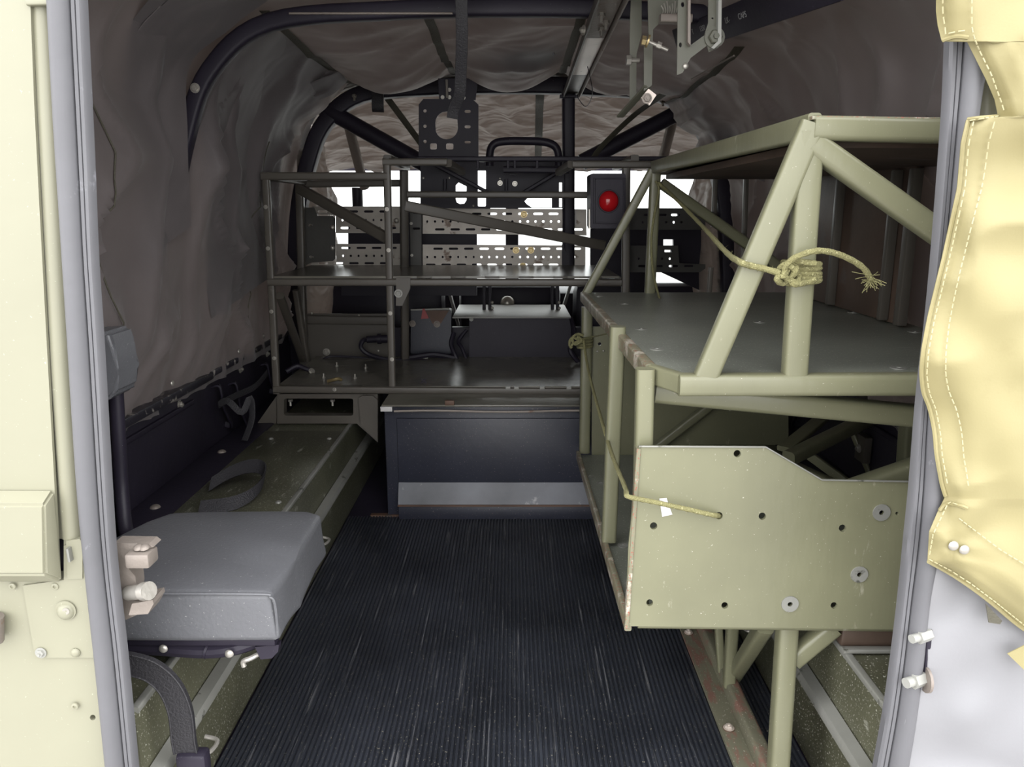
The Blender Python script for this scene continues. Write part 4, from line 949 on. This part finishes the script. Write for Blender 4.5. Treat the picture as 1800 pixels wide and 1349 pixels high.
# door catch on the left door frame
t = thing('door_catch', 'pale cast metal door catch with a round pin on the left door frame', 'catch', P(235, 1090, .83))
YC = .815
pxplate('catch_body', YC+.004, [(200, 955), (262, 956), (270, 962), (240, 972), (226, 976), (222, 986), (226, 1000), (238, 1014), (240, 1032), (236, 1050), (268, 1058), (262, 1078), (244, 1080), (222, 1090), (206, 1092)], [], .02, M_ALLOY, t)
bm = NB(); a, b = P(226, 968, YC), P(271, 993, YC); box(bm, (a.x, YC-.012, b.z), (b.x, YC+.014, a.z), .003); obj('catch_pad', bm, M_ALLOY, t)
for px in (244, 254): fast('dome', P(px, 963, YC), .006, M_ALLOY, t, V((0, -.3, 1)))
bm = NB(); tube(bm, [P(226, 1043, YC), P(254, 1040, YC-.015)], .0085, 16); obj('catch_pin', bm, M_STEEL, t)
bm = NB(); tube(bm, [P(252, 1040, YC-.016), P(262, 1039, YC-.02)], .0105, 16); obj('pin_head', bm, M_STEEL, t)
pxplate('lower_jaw', YC-.012, [(232, 1062), (268, 1055), (270, 1062), (260, 1080), (226, 1082)], [], .03, M_ALLOY, t)

# ================================================================== DOOR SEALS
def lerpt(tab, y):
    for (y0, x0), (y1, x1) in zip(tab, tab[1:]):
        if y <= y1: return x0 + (x1-x0)*(y-y0)/(y1-y0)
    return tab[-1][1]
def seal(name, inner, outer, Y, label, m=M_SEAL):
    t = thing(name, label, 'seal', P((lerpt(inner, 700)+lerpt(outer, 700))/2, 1380, Y))
    ys = [-60 + i*(1480/70) for i in range(71)]
    def f(t_, py, d):
        xi, xo = lerpt(inner, py), lerpt(outer, py)
        wob = 0
        return P(xi + (xo-xi)*t_ + wob, py, Y) + V((0, -d, 0))
    # section 0 (inner edge) .. 1 (outer edge)
    def strip_(prof, nm):
        bm = NB(); rows = []
        for py in ys: rows.append([bm.verts.new(f(a, py, d)) for a, d in prof])
        for i in range(len(ys)-1):
            for k in range(len(prof)): bm.faces.new((rows[i][k], rows[i][(k+1) % len(prof)], rows[i+1][(k+1) % len(prof)], rows[i+1][k]))
        obj(nm, bm, m, t)
    strip_([(0, -.004), (0, .006), (.06, .009), (.16, .009), (.18, .006), (.20, .009), (.30, .009), (.33, .004), (.36, -.004)], 'grip_channel')
    b = [(.36, -.006)] + [(.68 - .33*math.cos(math.pi*i/10), .003+.016*math.sin(math.pi*i/10)) for i in range(11)] + [(1.0, -.006)]
    strip_(b, 'bulb')
    return t
sm = lambda tab: [(p.y, p.x) for p in smooth([V((x, y, 0)) for y, x in tab], 6)]
LI = sm([(-80, 149), (0, 151), (280, 164), (450, 171), (620, 182), (880, 197), (1000, 206), (1150, 223), (1349, 242), (1460, 253)])
LO = sm([(-80, 90), (0, 91), (230, 103), (370, 112), (560, 124), (850, 142), (1000, 156), (1150, 172), (1349, 192), (1460, 204)])
seal('door_seal', LI, LO, .80, 'thick grey rubber door seal down the left side of the rear opening')
RI = sm([(-80, 1670), (70, 1663), (205, 1657), (430, 1640), (560, 1628), (700, 1612), (850, 1600), (950, 1590), (1050, 1580), (1150, 1568), (1250, 1554), (1349, 1536), (1460, 1516)])
RO = sm([(-80, 1745), (100, 1728), (205, 1712), (430, 1686), (560, 1668), (700, 1652), (850, 1650), (950, 1646), (1050, 1628), (1150, 1618), (1250, 1606), (1349, 1590), (1460, 1575)])
seal('door_seal', RI, RO, .80, 'thick grey rubber door seal down the right side, partly behind the yellow canvas')

# ================================================================== LEFT OUTSIDE OF THE BODY
t = thing('corner_cladding', 'pale olive riveted body corner panel at the lower left outside', 'panel', P(60, 1460, .80))
lo_edge = [(lerpt(LO, y)-1, y) for y in range(1460, 940, -40)]
pxplate('panel_sheet', .804, [(-420, 1018), (-420, 1460)] + lo_edge + [(150, 946), (112, 948), (112, 1018)], [cir2(163, 1262, 5)], .02, M_BODY, t)
pxplate('corner_plate', .801, [(112, 960), (143, 950), (151, 952), (156, 1000), (163, 1080), (168, 1150), (164, 1157), (70, 1157), (60, 1148), (40, 1030), (112, 1020)], [], .003, M_BODY, t)
pxplate('joint_plate', .7995, [(116, 951), (140, 948), (145, 955), (145, 1018), (118, 1019)], [], .003, M_BODY, t)
bm = NB(); sq(bm, P(122, 962, .798), P(126, 985, .798), .011, .003); obj('sealant_smear', bm, M_BENCHW, t)
for px, py, r in ((22, 1031, .0042), (97, 1031, .0045), (132, 1242, .0045)): fast('pop', P(px, py, .801), r, M_BODY, t)
fast('dome', P(133, 1148, .80), .0055, M_BODY, t); fast('bolt', P(72, 1148, .80), .0045, M_CREAM, t)
o = fast('dome', P(116, 1075, .80), .0105, M_BODY, t, name='round_bolt'); 
fast('washer', P(116, 1073, .8), .0118, M_BODY, t)
fast('washer', P(116, 1075, .7945), .004, M_STEEL, t, name='star_socket')
bm = NB(); tube(bm, [P(-14, 1085, .79), P(-14, 1128, .79)], .012, 12); obj('hinge_knuckle', bm, M_ALLOY, t)
t = thing('side_post', 'pale olive round post beside the left door seal', 'post', P(128, 945, .80))
bm = NB(); tube(bm, [P(74, -60, .812), P(77, 40, .812), P(90, 300, .812), P(108, 650, .812), P(128, 944, .812)], .0108, 16); obj('post_tube', bm, M_BODY, t)
bm = NB(); tube(bm, [P(60, -60, .820), P(62, 10, .820), P(76, 330, .820), P(98, 700, .820), P(114, 942, .820)], .009, 12); obj('inner_flange', bm, M_BODY, t)
bm = NB(); sq(bm, P(52, 6, .80), P(92, 5, .80), .012, .006); obj('top_clip', bm, M_BODY, t)
t = thing('bodywork_sheet', 'pale cream-olive flat panel with a stepped box at its foot, upper left outside', 'panel', P(0, 1024, .78))
pxplate('sheet', .798, [(-420, -60), (50, -60), (53, 0), (60, 180), (69, 360), (83, 620), (96, 860), (104, 1018), (-420, 1018)], [], .004, M_BODY, t)
bm = NB()
a = [P(-420, 886, .775), P(78, 888, .775), P(80, 1012, .775), P(-420, 1012, .775)]; b2 = [P(-420, 858, .799), P(96, 860, .799), P(112, 1024, .799), P(-420, 1024, .799)]
va = [bm.verts.new(p) for p in a]; vb = [bm.verts.new(p) for p in b2]
bm.faces.new(va); bm.faces.new(vb[::-1])
for i in range(4): bm.faces.new((va[i], va[(i+1) % 4], vb[(i+1) % 4], vb[i]))
bmesh.ops.bevel(bm, geom=[e for e in bm.edges], offset=.003, segments=2, affect='EDGES'); obj('stepped_box', bm, M_BODY, t)
bm = NB(); box(bm, (-.95, .83, -.3), (-.50, .85, 1.4), 0); obj('wall_rear', bm, M_BLACK, kind='structure')
bm = NB(); box(bm, (.53, .865, -.3), (.95, .885, 1.4), 0); obj('wall_rear.001', bm, M_BLACK, kind='structure')

# ================================================================== RIGHT OUTSIDE: CANVAS FLAP, SHEET
t = thing('corner_post', 'pale olive post edge showing between the right seal and the yellow canvas', 'post', P(1730, 900, .81))
bm = NB(); tube(bm, [P(1752, -60, .815), P(1738, 130, .815), P(1722, 420, .815), P(1690, 900, .815)], .013, 14); obj('post_tube', bm, M_BODY, t)
FE = [(-80, 1646), (20, 1645), (45, 1648), (72, 1655), (73, 1656), (74, 1700), (100, 1713), (140, 1733), (175, 1748), (204, 1754), (206, 1754), (207, 1700), (250, 1690), (330, 1683), (450, 1657), (560, 1630), (620, 1619), (660, 1616), (690, 1620), (720, 1632), (760, 1640), (800, 1643), (850, 1652), (876, 1660), (900, 1648), (935, 1633), (988, 1630), (1008, 1668), (1030, 1702), (1060, 1742), (1100, 1790), (1140, 1850)]
def fe(py): return lerpt(FE, py)
rows = sorted(set([-80+i*8 for i in range(int(1220/8)+1)] + [y for y, _ in FE] + [71, 75, 203, 208]))
def flapY(px, py, e):
    d = px - e
    y = .775 - .010*min(1, d/70) 
    y -= .014*ridged(V((px*.004+py*.0012, py*.0055-px*.002, 1.7)))*min(1, d/40+.2)
    y -= .010*noise.noise(V((px*.011, py*.009, 4)))
    if py > 880: # pull folds towards the snap fastener
        a = math.atan2(py-962, px-1680); rr = math.hypot(py-962, px-1680); y -= .003*math.cos(a*5)*math.exp(-((rr-90)/90)**2)
    return y
bm = NB(); NC = 46; vs = []
for py in rows:
    e = fe(py); xs = [e + (2250-e)*((k/NC)**1.7) for k in range(NC+1)]
    vs.append([bm.verts.new(P(x, py, flapY(x, py, e))) for x in xs])
for i in range(len(rows)-1):
    for k in range(NC): bm.faces.new((vs[i][k], vs[i][k+1], vs[i+1][k+1], vs[i+1][k]))
FLAP = obj('canvas_flap', bm, M_FLAP, label='yellow-olive canvas side flap with stitched hems hanging over the right edge', cat='canvas', ang=180)
md = FLAP.modifiers.new('thickness', 'SOLIDIFY'); md.thickness = .0025; md.offset = 1
# stitching
def stitches(nm, pts, r=.0006):
    bm = NB(); P_ = [P(x, y, flapY(x, y, fe(y)) - .0035) for x, y in pts]
    seg = []
    for a, b in zip(P_, P_[1:]):
        L_ = (b-a).length; n_ = max(1, int(L_/.0022))
        for i in range(n_): seg.append(a.lerp(b, i/n_))
    for i in range(0, len(seg)-2, 3): sq(bm, seg[i], seg[i+2], r*2, r*2, r=r*.5)
    return obj(nm, bm, M_STITCH, FLAP, kind='stuff')
for off in (13, 44):
    stitches('stitching', [(fe(y)+off*(1 if off < 30 else 1+.15*math.sin(y*.01)), y) for y in range(214, 872, 12)])
stitches('stitching', [(fe(y)+12, y) for y in range(-60, 60, 12)] + [(1662, 60), (1690, 54), (1708, 54)])
stitches('stitching', [(1708, y) for y in range(-60, 56, 12)] + [(1712, 66), (1722, 90), (1742, 130), (1760, 180), (1767, 203)])
stitches('stitching', [(1705, 212), (1730, 208), (1762, 203)])
stitches('stitching', [(1634, 975), (1640, 940), (1668, 882), (1690, 890)])
stitches('stitching', [(1634, 984), (1672, 1004), (1706, 1026), (1746, 1056), (1796, 1096), (1830, 1125)])
stitches('stitching', [(1686, 912), (1720, 938), (1760, 968), (1800, 992), (1860, 1030)])
def flapring(pts, r, nm):
    bm = NB(); tube(bm, smooth([P(x, y, flapY(x, y, fe(y))-.001) for x, y in pts], 4), r, 6); return obj(nm, bm, M_FLAP, FLAP)
flapring([(fe(y)+3, y) for y in range(212, 875, 20)], .0022, 'rolled_hem')
flapring([(1652, 898), (1664, 886), (1690, 890), (1700, 894)], .0022, 'rolled_hem')
flapring([(1632, 988), (1668, 1008), (1702, 1030), (1742, 1060), (1790, 1100), (1850, 1140)], .0022, 'rolled_hem')
flapring([(1702, 210), (1728, 207), (1752, 205)], .0022, 'rolled_hem')
flapring([(1657, 71), (1680, 64), (1702, 66)], .002, 'rolled_hem')
for px, py in ((1676, 960), (1695, 967)): fast('dome', P(px, py, flapY(px, py, fe(py))-.003), .0055, M_STEEL, FLAP, name='snap_fastener')
# grey sheet
bm = NB()
SE = [(940, 1640), (1000, 1631), (1086, 1617), (1098, 1624), (1110, 1631), (1160, 1631), (1185, 1629), (1205, 1618), (1216, 1608), (1230, 1598), (1349, 1577), (1460, 1558)]
rws = [940+i*10 for i in range(53)]; vs = []
for py in rws:
    e = lerpt(SE, py); xs = [e+(2250-e)*(k/50)**1.4 for k in range(51)]
    vs.append([bm.verts.new(P(x, py, .792 + .006*noise.noise(V((x*.012, py*.012+x*.004, 8))) + .006*ridged(V((x*.003-py*.006, py*.003, 3)))*min(1, (x-e)/60)-.006)) for x in xs])
for i in range(len(rws)-1):
    for k in range(50): bm.faces.new((vs[i][k], vs[i][k+1], vs[i+1][k+1], vs[i+1][k]))
SH = obj('grey_sheet', bm, M_SHEET, label='pale grey creased vinyl sheet under the yellow canvas at the lower right', cat='sheet', ang=180)
md = SH.modifiers.new('thickness', 'SOLIDIFY'); md.thickness = .0015; md.offset = 1
for pts in ([(1733, 1062), (1762, 1092), (1758, 1098), (1738, 1095)], [(1771, 1150), (1815, 1128), (1815, 1190), (1802, 1180)]):
    pxplate('olive_patch', .770, pts, [], .001, M_WEBO if pts[0][0] < 1740 else M_FLAP, SH)
t = thing('hinge_bracket', 'dark hinge strap with two pale dome nuts beside the lower right seal', 'hinge', P(1625, 1210, .78))
pbar(t, 'strap_plate', (1631, 1105, .79), (1624, 1205, .79), .010, .006, M_BLACK)
for px, py, r in ((1610, 1119, .008), (1600, 1196, .0095)):
    c = P(px, py, .785); bm = NB()
    tube(bm, [c+V((.016, .004, .001)), c+V((.001, -.002, 0))], r, 6); tube(bm, [c+V((.002, -.002, 0)), c+V((-.008, -.006, 0))], r*.62, 12)
    obj('dome_nut', bm, M_CREAM, t)
    if py > 1150:
        bm = NB(); tube(bm, [c+V((.016, .0, .001)), c+V((.019, .0, .001))], r*1.6, 16); obj('nut_washer', bm, M_ALLOY, t)

# ================================================================== HANGING BRACKETS UNDER THE ROOF
t = thing('roof_bracket', 'olive drilled bracket plates hanging from the roof at upper right', 'bracket', P(1215, 130, 1.3))
ob = mat('bracket_paint', (.10, .10, .075), .45, var=.15, wear=(.3, .3, .26), wear_amt=.1)
pxplate('bracket_plate', 1.30, [(1192, -40), (1213, -40), (1213, 80), (1238, 62), (1245, 40), (1245, -40), (1263, -40), (1263, 84), (1246, 92), (1243, 80), (1214, 102), (1200, 128), (1190, 132)], [cir2(1200, 8, 3, 10, 1.6), cir2(1196, 79, 2.6, 10, 1.7), slot2(1252.5, 32, 4, 3)], .003, ob, t)
pxplate('bright_flange', 1.285, [(1210, -40), (1214, -40), (1214, 80), (1209, 74)], [], .012, M_ALLOY, t)
pxplate('bright_flange', 1.285, [(1263, -40), (1269, -40), (1268, 74), (1255, 86), (1250, 84), (1262, 72)], [], .012, M_CREAM, t)
fast('bolt', P(1256, 66, 1.298), .011, ob, t)
fast('dome', P(1205, 116, 1.298), .005, M_STEEL, t)
pxplate('rear_plate', 1.42, [(1138, -40), (1192, -40), (1192, 40), (1160, 40), (1148, 52), (1146, 150), (1132, 160), (1132, 76), (1140, 62)], [], .003, ob, t)
pxplate('rear_plate', 1.50, [(1110, -40), (1128, -40), (1128, 60), (1119, 95), (1118, 185), (1107, 190), (1107, 60)], [], .003, ob, t)
pbar(t, 'lower_arm', (1090, 205, 1.52), (1138, 152, 1.42), .014, .004, ob)
pbar(t, 'rear_tab', (1160, 33, 1.40), (1215, 34, 1.40), .02, .014, M_ALLOY)
for i in range(7):
    bm = NB(); tube(bm, smooth([P(1163+i*4, 30, 1.40), P(1166+i*4, 18, 1.39), P(1162+i*5, 10-(i % 3)*4, 1.39)], 4), .0012, 5); obj('wire_end', bm, M_STEEL, t)
t = thing('long_bolt', 'bright long bolt with hex nut through the roof bracket', 'bolt', P(1136, 78, 1.38))
bm = NB(); tube(bm, [P(1134, 70, 1.37), P(1174, 88, 1.37)], .003, 10); obj('shank', bm, M_STEEL, t)
bm = NB(); tube(bm, [P(1128, 71, 1.37), P(1135, 72, 1.37)], .008, 6); tube(bm, [P(1137, 72, 1.37), P(1140, 73, 1.37)], .0105, 14); obj('bolt_head', bm, M_BRASS, t)
bm = NB(); tube(bm, [P(1155, 78, 1.37), P(1162, 81, 1.37)], .0055, 6); obj('hex_nut', bm, M_STEEL, t)
t = thing('square_bolt', 'bright square plate and bolt head at the foot of the roof bracket', 'bolt', P(1139, 170, 1.38))
bm = NB(); plate(bm, [(1127, 172), (1140, 156), (1154, 167), (1142, 185)], [], lambda x, y: P(x, y, 1.38), V((0, .008, 0))); obj('square_plate', bm, M_WPRIM, t)
fast('bolt', P(1137, 173, 1.378), .006, M_ALLOY, t)
o = bpy.data.objects.new('side_bolt', fastener('stud', .007, M_STEEL)); COL.objects.link(o); o.location = P(1101, 106, 1.5); o.rotation_mode = 'QUATERNION'; o.rotation_quaternion = V((1, 0, 0)).to_track_quat('Z', 'Y')
tagp(o, 'small grey threaded bolt left of the long bright bolt under the roof', 'bolt')
# dark lettered roof bar on the right
t = thing('lettered_roof_bar', 'dark flat roof bar with faint white lettering at upper right', 'bar', P(1300, 60, 1.9))
a_, b_ = P(1475, -35, 1.18), P(1190, 74, 1.85)
sd = (b_-a_).normalized(); vv = V((0, 0, CAMH)) - (a_+b_)/2; vv = (vv - sd*vv.dot(sd)).normalized()
bm = NB(); sq(bm, a_, b_, .055, .008, up=vv); obj('bar_body', bm, M_BLACK, t)
bm = NB(); sq(bm, P(1216, 139, 1.80), P(1290, 98, 1.55), .003, .003); obj('edge_line', bm, M_ALLOY, t)
m_txt = mat('white_lettering', (.30, .30, .30), .7, var=.3)
uA = vv
for txt, px, py in (('T', 1219, 60), ('1350', 1236, 54), ('LK-', 1280, 40), ('CAPS', 1306, 32)):
    cu = bpy.data.curves.new('lettering', 'FONT'); cu.body = txt; cu.size = .015; cu.extrude = .0002; cu.align_x = 'CENTER'
    tmp = bpy.data.objects.new('lettering', cu); COL.objects.link(tmp)
    me = bpy.data.meshes.new_from_object(tmp); bpy.data.objects.remove(tmp)
    me.materials.clear(); me.materials.append(m_txt)
    o = bpy.data.objects.new('lettering', me); COL.objects.link(o); o.parent = t
    # plane of the bar underside
    nrm = uA; d = ray(px, py); c0 = a_ + uA*.0045
    k = (c0 - V((0, 0, CAMH))).dot(nrm)/d.dot(nrm); hit = V((0, 0, CAMH)) + d*k
    X = -sd; Z = nrm; X = (X - Z*X.dot(Z)).normalized(); Yv = Z.cross(X)
    o.matrix_basis = Matrix.Translation(hit - OFF[t.name] + nrm*.0004) @ Matrix((X, Yv, Z)).transposed().to_4x4()

bm = NB(); sq(bm, V((.468, BT.location.y-.15, .2400)), V((.70, BT.location.y-.15, .2400)), .012, .006); obj('tray_lip', bm, M_BENCHW, BT, label='pale worn lip')

# repeats carry a group phrase
GR = {'perforated_strip': 'perforated strips behind the rear rack', 'hanging_strap': 'straps hanging under the roof', 'door_seal': 'rubber seals of the rear opening',
      'wheel_box': 'wheel box benches along both sides', 'canopy_hoop': 'hoops carrying the canopy', 'cable': 'black cables at the back of the rack', 'truck_chair': 'seats of the cab',
      'cab_tube': 'tubes by the cab windows', 'partition': 'black panels closing the cab', 'mounting_plate': 'black plates joining the perforated strips', 'strip_bolt': 'bolts on the perforated strips',
      'cab_side_curtain': 'curtains at the cab sides', 'seat_rail': 'thin uprights behind the wide box', 'pale_strip': 'pale strips beside the middle cab seat'}
for o in COL.objects:
    k = o.name.split('.')[0]
    if o.parent is None and k in GR: o['group'] = GR[k]
